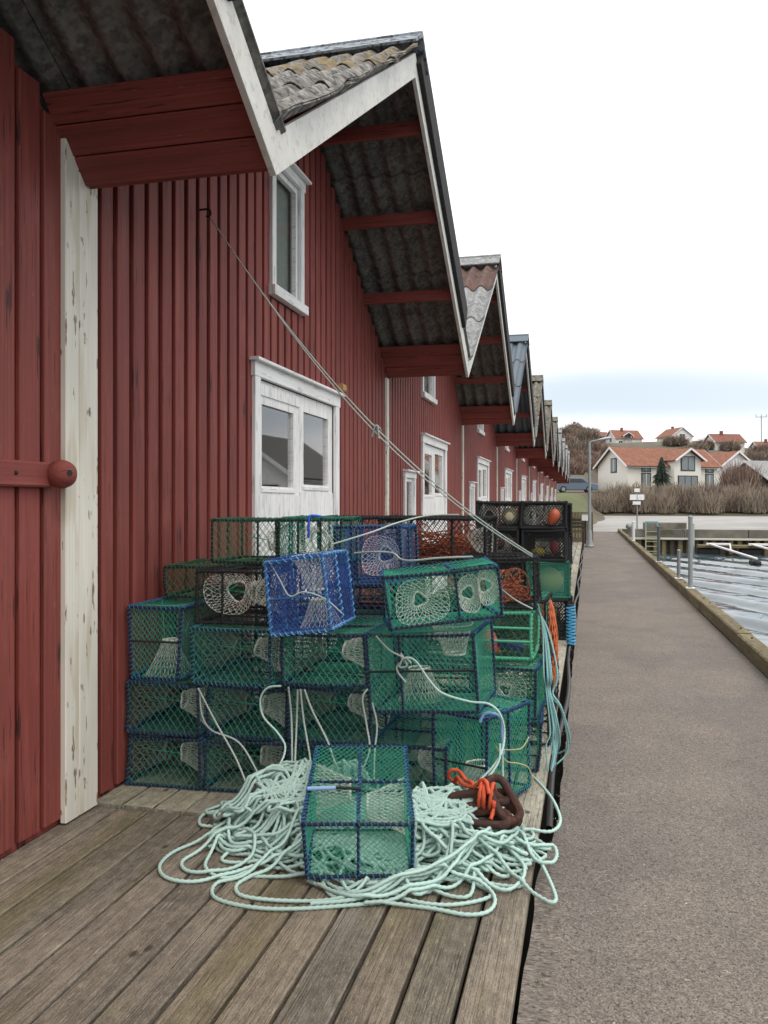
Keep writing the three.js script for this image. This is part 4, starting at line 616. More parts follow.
hang('frayed pale cord trailing over the large green creel', [[[-0.93, 0.80, -3.63], [-0.86, 0.74, -3.61], [-0.8, 0.71, -3.605], [-0.83, 0.66, -3.61], [-0.79, 0.6, -3.62]], [[-0.81, 0.73, -3.61], [-0.78, 0.68, -3.6], [-0.815, 0.67, -3.6], [-0.79, 0.715, -3.598], [-0.76, 0.69, -3.6]]], M.ropeGrey, 0.005);
hang('yellowish cord looped on the side of the upright bright green creel', [[[-0.4, 0.33, -3.68], [-0.36, 0.24, -3.76], [-0.31, 0.2, -3.86], [-0.27, 0.15, -3.96], [-0.25, 0.06, -4.0]], [[-0.37, 0.3, -3.72], [-0.3, 0.27, -3.86], [-0.27, 0.3, -3.95]]], flat('#b5b07c', { vertexColors: true, roughness: 0.8 }), 0.0035);
{ // grit along both edges of the path
  const im = new THREE.InstancedMesh(new THREE.IcosahedronGeometry(1, 0), flat('#a79f94'), 420), r = rngOf(321), m4 = new THREE.Matrix4(), q = new THREE.Quaternion(), e = new THREE.Euler(); im.name = 'grit'; im.castShadow = im.receiveShadow = true;
  for (let i = 0; i < 420; i++) { const side = r(), z = -1.6 - 12 * r() * r(), x = side < 0.5 ? -0.16 + 0.09 * r() * r() : side < 0.75 ? 1.445 - 0.1 * r() * r() : -0.1 + 1.5 * r(), k = 0.0018 + 0.0035 * r() * r(); e.set(r() * 6, r() * 6, r() * 6); m4.compose(new THREE.Vector3(x, -0.056 + k * 0.5, z), q.setFromEuler(e), new THREE.Vector3(k, k * 0.7, k * 1.2)); im.setMatrixAt(i, m4); im.setColorAt(i, new THREE.Color().setScalar(0.45 + 0.75 * r())); }
  tag(im, 'loose grit scattered along the edges of the asphalt path', 'grit', null, 'stuff'); scene.add(im);
}
{ // stay wires from the wall hook down to the creels
  const s = [[], []]; for (let i = 0; i <= 24; i++) { const t = i / 24, x = XW + 0.06 + (1.94 - 0.06) * t, y = 3.09 + (1.125 - 3.09) * t - 0.42 * 4 * t * (1 - t) * 0.5, z = -4.5 + 0.03 * t; s[0].push([x, y, z]); s[1].push([x, y - 0.05 * sst(0.1, 0.6, t) * (1 - 0.8 * t), z + 0.015 * t]); }
  ropeThing('pair of grey stay lines running from the hook on the wall to the black creel', s.map(p => p), M.ropeGrey, 0.0045, 'stay_line').add((() => { const p = s[0][13], mb = new MB(true); mb.ropeSweep(spline([[p[0] - 0.02, p[1] - 0.05, p[2] + 0.02], [p[0], p[1] + 0.015, p[2] + 0.012], [p[0] + 0.025, p[1] - 0.015, p[2] - 0.012], [p[0] - 0.012, p[1] - 0.012, p[2]], [p[0] + 0.01, p[1] + 0.012, p[2] + 0.014], [p[0] + 0.02, p[1] - 0.06, p[2] + 0.02]], 0.006), 0.006, 0.8); const k = new THREE.Mesh(mb.geo(), M.ropeGrey); k.name = 'knot'; return k; })());
}
{ // rusty chain on the heap and the orange rope tied to it
  const c = thing('chain', 'heavy rusty iron chain links heaped on the pale rope', 'chain', [-0.375, 0, -3.4]);
  const link = () => { const pts = [], hl = 0.062, rw = 0.045; for (let i = 0; i < 28; i++) { const a = i / 28 * 6.2832; pts.push([Math.cos(a) * rw + Math.sign(Math.cos(a)) * hl * Math.min(1, Math.abs(Math.cos(a)) * 3), 0, Math.sin(a) * rw]); } const mb = new MB(); mb.sweep(pts, 0.019, 10, true); return mb.geo(); };
  const g0 = link(); { const u = []; for (let i = 0; i < 28; i++) for (let k = 0; k < 10; k++) u.push(i * 0.015, k * 0.012); g0.setAttribute('uv', new THREE.Float32BufferAttribute(u, 2)); }
  c.scale.setScalar(0.88); c.position.set(-0.395, 0.07, -3.345);
  for (const [x, y, z, rx, ry, rz] of [[-0.09, 0.085, -0.02, 0.25, 0.3, 0.2], [-0.07, 0.135, 0.015, 1.2, 0.2, 0.1], [0.0, 0.10, 0.075, 0.35, -0.05, 0.05], [0.05, 0.115, 0.0, 1.25, -0.6, -0.3], [0.075, 0.17, 0.02, 0.45, -0.95, -0.35], [0.02, 0.085, -0.03, 0.1, 0.9, 0.1], [0.0, 0.15, -0.02, 0.2, 0.15, 0.15]]) { const m = part('link', g0, M.rust, c); m.position.set(x, y, z); m.rotation.set(rx, ry, rz); }
  const wrap = []; for (let i = 0; i <= 44; i++) { const t = i / 44, a = -1.2 + t * 4.2 * 6.2832, w = Math.sin(t * 9) * 0.008; wrap.push([-0.425 + 0.06 * t + w, 0.232 + Math.sin(a) * (0.046 + w) - 0.01 * t, -3.335 + Math.cos(a) * 0.042 + 0.012 * t]); }
  ropeThing('short orange rope knotted round the rusty chain', [spline([[-0.54, 0.2, -3.52], [-0.575, 0.23, -3.5], [-0.565, 0.265, -3.49], [-0.53, 0.265, -3.485], [-0.49, 0.25, -3.42], [-0.455, 0.255, -3.37], ...wrap, [-0.36, 0.2, -3.29], [-0.37, 0.16, -3.26]], 0.008), spline([[-0.55, 0.21, -3.5], [-0.535, 0.245, -3.47], [-0.5, 0.24, -3.4], [-0.45, 0.25, -3.35], [-0.42, 0.285, -3.33], [-0.395, 0.29, -3.31], [-0.38, 0.25, -3.285]], 0.008)], M.ropeOrange, 0.0098, 'orange_rope');
}
{ // orange net sack hanging on the pile, and the blue roll by the far stack
  const s = thing('net_sack', 'orange net sack hanging at the right edge of the pile', 'net sack', [-0.24, 0.1, -5.25]), r = rngOf(5), mb = new MB();
  for (const d of [1, -1]) for (let i = 0; i < 16; i++) { const p = []; for (let j = 0; j <= 14; j++) { const t = j / 14, a = i / 16 * 6.2832 + d * t * 2.2, rad = 0.012 + 0.042 * Math.sin(Math.PI * Math.min(1, t * 1.05)) ** 0.7 + 0.006 * r(); p.push([Math.cos(a) * rad, 0.62 * (1 - t) + 0.08, Math.sin(a) * rad * 1.3 + 0.02]); } mb.sweep(p, 0.0045, 4); }
  part('netting', mb.geo(), flat('#c0673f'), s); tangle2(s);
  function tangle2(g) { const q = rngOf(8), pts = []; for (let i = 0; i < 60; i++) { const t = q(), a = q() * 6.28, rad = 0.05 * Math.sin(Math.PI * Math.min(1, t + 0.1)); pts.push([Math.cos(a) * rad, 0.1 + 0.5 * (1 - t), Math.sin(a) * rad]); } const m = new MB(true); m.ropeSweep(spline(pts, 0.02), 0.007, 1); part('line_tangle', m.geo(), M.lineOrange, g); }
  const b = thing('lashed_roll', 'upright roll lashed with light blue rope at the foot of the far stack', 'roll', [-0.165, 0, -8.32]);
  part('core', cyl(0.035, 0.035, 0.4, [0, 0.005, 0], 12), M.black, b);
  const hx = new MB(); for (const d of [1, -1]) { const p = []; for (let i = 0; i <= 110; i++) { const a = d * i / 8 * 6.2832 * 0.8; p.push([Math.cos(a) * 0.042, 0.02 + i / 110 * 0.37, Math.sin(a) * 0.042]); } hx.sweep(p, 0.007, 5); } part('lashing', hx.geo(), flat('#4fa3cf'), b);
}
{ // hose lying in the gap between the boardwalk and the asphalt
  const pts = []; for (let z = -3.75; z > -26; z -= 0.6) pts.push([-0.165 + 0.02 * Math.sin(z * 1.7), -0.05 + 0.015 * Math.sin(z * 0.9), z]); const mb = new MB(); mb.sweep(spline(pts, 0.1), 0.016, 8);
  tag(part(numbered('hose'), mb.geo(), M.hose, scene), 'black hose running along the gap beside the boardwalk', 'hose');
}

// ---------- quay furniture ----------
function kerbPost(x, z, y0, y1, r, m, label) { const t = thing('mooring_post', label, 'post', [x, y0, z]); part('shaft', cyl(r, r * 0.96, y1 - y0, [0, 0, 0], 12), m, t); part('cap', lathe([[0.001, 0.018], [r * 0.8, 0.014], [r * 1.08, 0], [r * 1.08, -0.02], [r, -0.02]], 12).translate(0, y1 - y0, 0), m, t); part('base_plate', board(0.13, 0.012, 0.16, [0, 0.006, 0], 'z', 0.004), M.whiteClean, t); return t; }
kerbPost(1.527, -13.5, 0.092, 1.19, 0.034, M.galv, 'tallest pale steel post beside the kerb, nearest to the camera');
kerbPost(1.527, -15.2, 0.092, 0.58, 0.03, M.steel, 'short grey post just behind the tallest pale post');
kerbPost(1.527, -19.4, 0.092, 0.87, 0.036, flat('#4e5658', { roughness: 0.6 }), 'dark grey post beside the kerb in front of the ladder');
{ const t = kerbPost(1.527, -30, 0.092, 0.75, 0.055, flat('#cfd2d0'), 'white post with a grey lantern near the far end of the kerb'); part('lantern', lathe([[0.001, 0.12], [0.09, 0.09], [0.11, 0], [0.08, -0.09], [0.001, -0.1]], 12).rotateZ(1.2).translate(-0.14, 0.5, 0), M.galv, t); }
{ // lamp post
  const t = thing('street_lamp', 'grey steel street lamp standing between the boardwalk and the path', 'street lamp', [0.05, -0.06, -28.4]);
  part('base', lathe([[0.001, 0], [0.15, 0], [0.15, 0.04], [0.09, 0.1], [0.08, 0.5], [0.056, 0.56]], 14), M.galv, t); part('pole', cyl(0.055, 0.042, 3.0, [0, 0.5, 0], 12), M.galv, t);
  const mb = new MB(); mb.sweep(spline([[0, 3.46, 0], [0.05, 3.5, 0], [0.2, 3.53, 0], [0.36, 3.56, 0]], 0.05), 0.026, 8); part('arm', mb.geo(), M.galv, t);
  const h = new THREE.SphereGeometry(1, 16, 10); h.scale(0.24, 0.05, 0.12); h.rotateZ(0.16); h.translate(0.5, 3.585, 0); part('lamp_head', h, flat('#b4b8b8'), t);
}
{ // bench, slatted screen and box at the end of the boardwalk
  const t = thing('bench', 'wooden slatted bench at the far end of the boardwalk', 'bench', [-0.62, 0.0, -30.1], 0);
  for (let i = 0; i < 4; i++) part('seat_slat', board(1.05, 0.03, 0.08, [0, 0.43, 0.2 - i * 0.1], 'x'), M.darkWood, t); for (let i = 0; i < 3; i++) part('back_slat', board(1.05, 0.09, 0.03, [0, 0.56 + i * 0.12, -0.22 - i * 0.03], 'x'), M.darkWood, t);
  for (const x of [-0.45, 0.45]) { part('leg', board(0.05, 0.42, 0.06, [x, 0.21, 0.16], 'y'), M.dark, t); part('leg', board(0.05, 0.86, 0.06, [x, 0.43, -0.29], 'y'), M.dark, t); part('rail', board(0.05, 0.05, 0.4, [x, 0.39, -0.06], 'z'), M.dark, t); }
  const f = thing('plank_screen', 'yellowish upright plank screen behind the bench', 'fence', [-0.55, -0.4, -33.5]); for (let i = 0; i < 12; i++) part('plank', board(0.11, 1.45, 0.025, [-0.66 + i * 0.12, 0.72, 0], 'y'), M.beam, f); for (const y of [0.4, 1.2]) part('rail', board(1.45, 0.08, 0.04, [0, y, -0.034], 'x'), M.beam, f);
  for (const x of [-0.7, 0.7]) part('post', board(0.09, 1.5, 0.09, [x, 0.7, -0.1], 'y'), M.beam, f);
  const b = thing('utility_box', 'white box on a dark leg beside the street lamp', 'utility box', [-0.09, 0, -29.3]); part('leg', board(0.06, 0.8, 0.06, [0, 0.4, 0], 'y'), M.dark, b); part('cabinet', board(0.24, 0.21, 0.12, [0, 0.9, 0], 'y', 0.01), M.whiteClean, b); part('lid', board(0.27, 0.02, 0.15, [0, 1.017, 0], 'x', 0.004), M.galv, b);
}
// far quay across the harbour end
{
  const q = structure('far_quay');
  for (let i = 0; i < 12; i++) part('parapet_block', board(2.96, 0.42, 0.3, [1.66 + 1.5 + i * 3, -0.125, -44.0], 'x', 0.02), M.concrete, q);
  part('fender_beam', board(36, 0.09, 0.12, [19.6, -0.4, -43.9], 'x', 0.01), flat('#c9c6b6'), q);
  part('back_face', board(36.4, 1.6, 0.2, [19.6, -1.25, -44.3], 'x', 0.01), M.darkWood, q);
  for (let i = 0; i < 90; i++) part('pile', board(0.22, 1.5, 0.2, [1.7 + i * 0.4 + R(-0.03, 0.03), -1.2, -44.08], 'y', 0.03), i % 3 ? M.beam : M.darkWood, q);
  const fp = (x, l) => { const t = thing('mooring_post', l, 'post', [x, -1.6, -43.75]); part('shaft', cyl(0.1, 0.09, 1.95, [0, 0, 0], 12), flat('#a4a49c'), t); part('cap', cyl(0.11, 0.05, 0.08, [0, 1.95, 0], 12), flat('#a4a49c'), t); };
  fp(5.05, 'pale post against the far quay wall left of the floating booms');
  fp(9.1, 'pale post against the far quay wall at the right edge of the picture');
  const ld = thing('ladder', 'harbour ladder with pale yellow rails and a blue top on the far quay', 'ladder', [3.1, -1.4, -43.7]);
  for (const x of [-0.28, 0.28]) { part('rail', board(0.06, 1.5, 0.06, [x, 0.75, 0], 'y', 0.01), flat('#a9a988'), ld); part('grab_rail', board(0.06, 0.35, 0.06, [x, 1.68, 0], 'y', 0.01), flat('#7aa9ae'), ld); }
  for (let i = 0; i < 6; i++) part('rung', board(0.5, 0.04, 0.05, [0, 0.12 + i * 0.25, 0], 'x', 0.008), flat('#a2a282'), ld); part('top_bar', board(0.62, 0.07, 0.07, [0, 1.85, 0], 'x', 0.01), flat('#7aa9ae'), ld);
  const blk = thing('concrete_block', 'long grey concrete block on the far quay behind the parapet', 'block', [4.0, -0.1, -47.0]); part('block', board(2.2, 0.45, 0.5, [0, 0.225, 0], 'x', 0.04), M.concrete, blk); for (const x of [-0.7, 0.7]) part('foot', board(0.4, 0.06, 0.54, [x, 0.03, 0], 'x', 0.01), M.concrete, blk);
  // floating jetty beam and booms
  const bm = thing('jetty_beam', 'yellowish timber walkway beam along the far quay', 'beam', [9.5, -0.83, -43.2]); part('deck', board(8.6, 0.14, 0.9, [0, 0.12, 0], 'x', 0.02), M.beam, bm); for (let i = 0; i < 5; i++) part('float', board(0.9, 0.36, 0.7, [-3.8 + i * 1.9, -0.16, 0], 'x', 0.04), M.black, bm);
  for (const [x, lab] of [[5.7, 'left white mooring boom reaching from the far quay over the water'], [7.6, 'right white mooring boom reaching from the far quay over the water']]) {
    const b = thing('mooring_boom', lab, 'boom', [x, -0.83, -42.6]); part('arm', beamBetween([0, 0.25, 0], [0.9, -0.02, -0 + 6.6], 0.09, 0.09, [0, 1, 0], 0.02), M.whiteClean, b); part('brace', beamBetween([0.9, 0.23, 0.1], [0.45, 0.1, 3.2], 0.06, 0.06, [0, 1, 0], 0.01), M.whiteClean, b); part('float', new THREE.CapsuleGeometry(0.17, 0.8, 6, 12).rotateX(Math.PI / 2).translate(0.9, -0.2, 6.2), M.black, b); part('hinge', board(1.1, 0.1, 0.14, [0.4, 0.25, -0.05], 'x', 0.01), M.whiteClean, b);
  }
  const sg = thing('sign_post', 'thin post with three small white sign plates on the far quay', 'sign', [2.64, -0.1, -48]); part('pole', cyl(0.035, 0.035, 2.3, [0, 0, 0], 8), M.steel, sg); part('plate', board(0.3, 0.2, 0.02, [0, 2.2, 0.04], 'x'), M.whiteClean, sg); for (const x of [-0.2, 0.2]) part('plate', board(0.36, 0.3, 0.02, [x, 1.82, 0.045], 'x'), M.whiteClean, sg); part('plate', board(0.42, 0.18, 0.02, [-0.02, 1.5, 0.04], 'x'), M.whiteClean, sg);
}
// ---------- land beyond ----------
const landY = (x, z) => {
  const d = -z; let y = -0.16; y += 2.7 * sst(100, 113, d) * sst(-60, 0, x + 40) + 0.0;
  y += 2.6 * sst(52, 86, d) * (1 - sst(-1.2, 1.0, x - 0.012 * (d - 60)));                  // lawn on the left
  y += 12.2 * sst(118, 215, d) * (0.92 + 0.25 * fbm(x / 400 + 0.5, d / 400, 18, 18, 4, 3)) - 2.6 * sst(118, 215, d) * sst(24, 44, x); y += 8 * sst(230, 420, d) * fbm(x / 600 + 0.5, d / 600, 12, 12, 24, 3);
  return y;
};
{
  const xs = [], zs = []; for (let i = 0; i <= 120; i++) { const t = i / 120 * 2 - 1; xs.push(10 + Math.sign(t) * (30 * Math.abs(t) + 270 * Math.abs(t) ** 3)); } for (let j = 0; j <= 120; j++) zs.push(-44.3 - 420 * (j / 120) ** 1.4);
  const pos = [], col = [], idx = []; for (const z of zs) for (const x of xs) { const y = landY(x, z); pos.push(x, y, z); const d = -z, n = fbm(x / 100 + 2, z / 100 + 8, 60, 60, 14, 4), lawn = (1 - sst(-1.0, 0.8, x)) * (1 - sst(88, 96, d)); const br = [0.07 + 0.08 * n, 0.06 + 0.06 * n, 0.045 + 0.04 * n], gr = [0.065 + 0.05 * n, 0.08 + 0.05 * n, 0.028 + 0.02 * n]; col.push(...mix3(br, gr, clamp(lawn + 0.5 * sst(0.5, 0.7, n)))); }
  const nx = xs.length; for (let j = 0; j < zs.length - 1; j++) for (let i = 0; i < nx - 1; i++) { const a = j * nx + i, b = a + nx; idx.push(a, a + 1, b, b, a + 1, b + 1); }
  const g = new THREE.BufferGeometry(); g.setAttribute('position', new THREE.Float32BufferAttribute(pos, 3)); g.setAttribute('color', new THREE.Float32BufferAttribute(col, 3)); g.setIndex(idx); g.computeVertexNormals(); structMesh('hillside', g, mat({ vertexColors: true, roughness: 1 }));
  const rd = new THREE.PlaneGeometry(90, 54.5, 30, 20); rd.rotateX(-Math.PI / 2); rd.translate(44.6, -0.075, -44.2 - 27.2); const p = rd.attributes.position, u = []; for (let i = 0; i < p.count; i++) { if (p.getX(i) < 0) p.setX(i, p.getX(i) + 0.5 * Math.sin(p.getZ(i) * 0.3)); u.push(p.getX(i), p.getZ(i)); } rd.setAttribute('uv', new THREE.Float32BufferAttribute(u, 2)); structMesh('road', rd, M.road);
  const st = new THREE.PlaneGeometry(40, 5); st.rotateX(-Math.PI / 2); st.translate(-18, landY(-3, -88) + 0.06, -89); structMesh('street', st, M.road);
}
M.tile = mat({ map: rep(tex(256, 256, (u, v) => mul3([136, 90, 71], (0.84 + 0.16 * Math.abs(Math.sin(v * Math.PI * 12))) * (1 + 0.4 * (fbm(u, v, 20, 14, 3, 4) - 0.5)))), 4, 4), roughness: 0.9 });
M.tileBrown = mat({ map: rep(tex(256, 256, (u, v) => mul3([120, 78, 66], 1 + 0.5 * (fbm(u, v, 20, 14, 3, 4) - 0.5))), 4, 4), roughness: 0.9 });
M.plaster = flat('#dedbd2'); M.plasterWhite = flat('#dcdcdc'); M.winFrame = flat('#3c3f3a'); M.winDark = flat('#2b3238', { roughness: 0.15 }); M.winPale = flat('#7f888c', { roughness: 0.2 });
function house(o) {   // gable faces local +z; ridge along z; origin at base centre
  const t = thing(o.name || 'house', o.label, 'house', [o.x, o.y, o.z], o.yaw, o.group), { w, l, h, r } = o, s = new THREE.Shape(); s.moveTo(-w / 2, -1); s.lineTo(w / 2, -1); s.lineTo(w / 2, h); s.lineTo(0, h + r); s.lineTo(-w / 2, h); s.closePath();
  const g = new THREE.ExtrudeGeometry(s, { depth: l, bevelEnabled: false }); g.translate(0, 0, -l / 2); part('wall', g, o.wall || M.plaster, t);
  const ov = o.ov ?? 0.45, hyp = Math.hypot(w / 2, r), cs = (w / 2) / hyp, sn = r / hyp;
  for (const d of [-1, 1]) {
    const rf = board(hyp + ov, 0.14, l + ov * 2, [0, 0, 0], 'z', 0.01); rf.rotateZ(-d * Math.atan2(r, w / 2)); rf.translate(d * (w / 4 + ov * cs / 2) + d * sn * 0.075, h + r / 2 - ov * sn / 2 + cs * 0.08, 0); const R1 = part('roof', rf, o.roof || M.tile, t);
    for (const e of [-1, 1]) { const bb = board(hyp + ov + 0.05, 0.26, 0.06, [0, 0, 0], 'x', 0.01); bb.rotateZ(-d * Math.atan2(r, w / 2)); bb.translate(d * (w / 4 + ov * cs / 2), h + r / 2 - ov * sn / 2 + 0.01, e * (l / 2 + ov + 0.034)); part('bargeboard', bb, M.plasterWhite, R1); }
    part('gutter', board(0.12, 0.1, l + ov * 2, [d * (w / 2 + ov * cs + 0.08), h - ov * sn - 0.08, 0], 'z', 0.02), M.galv, R1);
  }
  for (const [face, a, y, ww, hh, pn] of o.win || []) {
    const wn = new THREE.Group(); wn.name = 'window'; t.add(wn); const P = (nm, sx, sy, u, v, dep, out, m) => { const gg = face === 'f' ? board(sx, sy, dep, [u, v, l / 2 + out], 'y', 0.005) : board(dep, sy, sx, [(face === 'r' ? 1 : -1) * (w / 2 + out), v, face === 'r' ? -u : u], 'y', 0.005); part(nm, gg, m, wn); };
    P('frame', ww + 0.24, hh + 0.24, a, y, 0.06, 0.02, o.frame || M.winFrame); const n = pn || 2, pw = ww / n; for (let i = 0; i < n; i++) P('pane', pw - 0.1, hh - 0.06, a - ww / 2 + pw * (i + 0.5), y, 0.05, 0.05, o.pane || M.winDark); P('mullion', 0.09, hh, a, y, 0.05, 0.065, M.plasterWhite);
  }
  if (o.group === 'houses on the hill') t.scale.setScalar(0.78);
  if (o.chim) part('chimney', board(0.7, 1.3, 0.7, [0.5, h + r + 0.2, o.chim], 'y', 0.02), o.chimM || M.tileBrown, t);
  if (o.dormer) { const [a, dw, dh, dd, y0] = o.dormer, e = new THREE.Shape(); e.moveTo(-dw / 2, 0); e.lineTo(dw / 2, 0); e.lineTo(dw / 2, dh); e.lineTo(0, dh + dw * 0.32); e.lineTo(-dw / 2, dh); e.closePath(); const dg = new THREE.ExtrudeGeometry(e, { depth: dd, bevelEnabled: false }); dg.rotateY(Math.PI / 2); dg.translate(w / 2 - dd + (o.dOut || 0), y0, -a); const D = part('dormer', dg, o.wall || M.plaster, t);
    const hy = Math.hypot(dw / 2, dw * 0.32); for (const q of [-1, 1]) { const rf = board(dd + 0.7, 0.12, hy + 0.5, [0, 0, 0], 'x', 0.01); rf.rotateX(q * Math.atan2(dw * 0.32, dw / 2)); rf.translate(w / 2 - dd / 2 + 0.35 + (o.dOut || 0), y0 + dh + dw * 0.16 - 0.02, -a + q * (dw / 4 + 0.16)); part('dormer_roof', rf, o.roof || M.tile, D); const fb = board(0.06, 0.24, hy + 0.5, [0, 0, 0], 'z', 0.01); fb.rotateX(q * Math.atan2(dw * 0.32, dw / 2)); fb.translate(w / 2 + 0.74 + (o.dOut || 0), y0 + dh + dw * 0.16 - 0.05, -a + q * (dw / 4 + 0.16)); part('dormer_bargeboard', fb, M.plasterWhite, D); }
    for (const [yy, ww, hh, np] of o.dWin || []) { part('dormer_window', board(0.08, hh + 0.24, ww + 0.24, [w / 2 + (o.dOut || 0) + 0.02, yy, -a], 'y', 0.01), o.frame || M.winFrame, D); for (let i = 0; i < np; i++) part('dormer_pane', board(0.06, hh, ww / np - 0.12, [w / 2 + (o.dOut || 0) + 0.06, yy, -a - ww / 2 + ww / np * (i + 0.5)], 'y', 0.01), o.pane || M.winDark, D); } }
  return t;
}
{ // the pale house behind the hedge: gable towards the left, long side towards the right
  const yaw = -0.98;                              // local +z (gable) faces left-front, local +x side faces the camera
  house({ name: 'house', label: 'cream house with orange tiled roof and dormer behind the brown hedge', x: 9.2, y: 2.4, z: -119, yaw, w: 6.6, l: 14.5, h: 4.0, r: 2.35, ov: 0.5, wall: M.plaster, roof: M.tile, win: [['f', 0.3, 4.0, 1.1, 1.7], ['r', -4.4, 1.9, 1.3, 1.9], ['r', 5.9, 1.9, 1.2, 1.9], ['r', -4.4, 3.5, 1.3, 0.6], ['r', 5.9, 3.5, 1.2, 0.6], ['r', -1.4, 1.9, 0.9, 1.7]], dormer: [1.3, 4.3, 5.7, 4.6, -1], dOut: 1.2, dWin: [[4.2, 2.1, 1.7, 2], [1.6, 3.0, 1.8, 3]], pane: M.winPale });
}
house({ name: 'boathouse', label: 'white gabled boathouse on the far quay mirrored in the white door glass', x: 18.2, y: 0, z: -57, yaw: 0.1, w: 9, l: 10, h: 3.2, r: 3.0, wall: M.plasterWhite, roof: M.cementGrey, win: [['f', 0, 4, 1.2, 1.2], ['f', -2.5, 1.8, 1.4, 1.4], ['f', 2.5, 1.8, 1.4, 1.4]] });
house({ label: 'low white cottage gable right of the cream house', x: 19, y: 2.6, z: -132, yaw: 0.5, w: 7, l: 8, h: 3.6, r: 2.6, wall: M.plasterWhite, roof: M.tile, win: [['f', 0, 2.2, 1.2, 1.4]] });
house({ label: 'long shed with pale grey roof at the right edge behind the hedge', name: 'roofed_shed', x: 25.6, y: 1.3, z: -114, yaw: -1.0, w: 9, l: 15, h: 2.6, r: 2.6, ov: 0.8, wall: M.darkWood, roof: M.cementPale });
const hillH = 'houses on the hill';
house({ label: 'leftmost orange roofed house on the hill just right of the sheds', x: -3.5, y: landY(-3.5, -222) - 0.5, z: -222, yaw: 0.25, w: 6.5, l: 9, h: 3.4, r: 2.6, wall: M.plasterWhite, frame: M.plasterWhite, win: [['f', -1.3, 3.6, 0.9, 1.2], ['f', 0, 3.9, 0.9, 1.4], ['f', 1.3, 3.6, 0.9, 1.2]], chim: -2, group: hillH });
house({ label: 'white house with orange roof on the hill above the gable of the cream house', x: 9, y: landY(9, -225) - 0.6, z: -225, yaw: -1.1, w: 7, l: 9.5, h: 3.8, r: 2.8, wall: M.plasterWhite, win: [['f', 0, 3.6, 1.1, 1.4], ['r', -3, 2, 1.1, 1.3]], dormer: [-0.5, 3.2, 4.6, 4, 0], dWin: [[4.4, 2, 1.2, 2]], chim: 1, group: hillH });
house({ label: 'white house with orange roof on the hill above the dormer of the cream house', x: 21.5, y: landY(21.5, -224) - 0.3, z: -224, yaw: 0.45, w: 7.4, l: 9, h: 3.5, r: 2.7, wall: M.plasterWhite, win: [['f', 0, 3.2, 1.6, 1.5], ['f', 0, 1.2, 1.6, 1.2], ['l', 1.5, 2, 1.2, 1.2]], chim: -2, group: hillH });
house({ label: 'house with a brown roof low on the hill near the mast', x: 32.5, y: landY(32.5, -218) - 1.2, z: -218, yaw: 0.6, w: 6.5, l: 8, h: 3.0, r: 2.4, wall: M.plasterWhite, roof: M.tileBrown, win: [['f', 0, 2.8, 1.5, 1.2]], chim: 2, group: hillH });
house({ label: 'orange roofed house on the hill at the right edge', x: 42.5, y: landY(42.5, -215) - 0.5, z: -215, yaw: -1.2, w: 7, l: 11, h: 3.0, r: 2.6, wall: M.plasterWhite, roof: M.tile, chim: 2, win: [['f', 0, 2.6, 1.2, 1.2]], group: hillH });
house({ label: 'brown roofed house partly hidden behind bare shrubs right of the cream house', x: 27.5, y: landY(27.5, -185) - 0.6, z: -185, yaw: -1.2, w: 6.5, l: 8, h: 2.8, r: 2.2, wall: M.plaster, roof: M.tileBrown, chim: 1, win: [['r', 0, 2, 1.4, 1.2]], group: hillH });
house({ label: 'tiny orange roofed white house on the ridge between the third hill house and the mast', x: 29, y: landY(29, -245) - 1.5, z: -245, yaw: -0.6, w: 6, l: 8, h: 3, r: 2.4, wall: M.plasterWhite, win: [['f', 0, 3, 1, 1.2]], group: hillH });
house({ label: 'low orange roofed house on the ridge behind the second hill house', x: 14.8, y: landY(14.8, -250) - 1.5, z: -250, yaw: -1.2, w: 6, l: 8, h: 3, r: 2.3, wall: M.plasterWhite, win: [['r', 0, 2, 1, 1.2]], chim: 1, group: hillH });
house({ label: 'small house with low grey brown roof between the first two hill houses', x: 2.2, y: landY(2.2, -230) + 0.2, z: -230, yaw: -0.9, w: 6, l: 8, h: 3.2, r: 1.6, wall: M.darkWood, roof: M.tileBrown, chim: 1, group: hillH });
{ const t = thing('antenna_mast', 'thin antenna mast standing among the hill houses at the right', 'mast', [38.5, landY(38.5, -205), -205]); part('pole', cyl(0.14, 0.1, 8.2, [0, 0, 0], 8), M.galv, t); part('cross_arm', board(2.4, 0.12, 0.12, [0, 8.0, 0], 'x', 0.01), M.galv, t); for (const x of [-1.1, 0, 1.1]) part('aerial', board(0.12, 0.6, 0.12, [x, 8.3, 0], 'y', 0.01), M.galv, t); }
// bare shrubs: many fine twigs
M.twig = flat('#a89a8a', { roughness: 1 }); M.twigDark = flat('#7a6d61', { roughness: 1 }); M.twigRed = flat('#83695f', { roughness: 1 });
function shrubGeo(seed, n, th) { const r = rngOf(seed), mb = new MB(); for (let i = 0; i < n; i++) { const a = r() * 6.2832, k = Math.sqrt(r()), bx = Math.cos(a) * k * 0.55, bz = Math.sin(a) * k * 0.55, top = Math.sqrt(Math.max(0.05, 1 - k * k * 0.75)) * (0.72 + 0.36 * r()), y0 = r() * 0.55 * top, y1 = y0 + (top - y0) * (0.4 + 0.6 * r()), sx = Math.cos(a) * 0.5 * r() + (r() - 0.5) * 1.1, sz = Math.sin(a) * 0.5 * r() + (r() - 0.5) * 1.1, f = (y1 - y0) * 0.9; mb.sweep(th < 0.015 ? [[bx, y0, bz], [bx + sx * f, y1, bz + sz * f]] : [[bx, y0, bz], [bx + sx * f * 0.4, (y0 + y1) / 2, bz + sz * f * 0.5], [bx + sx * f, y1, bz + sz * f]], t => th * (1.3 - t), 3); } return mb.geo(); }
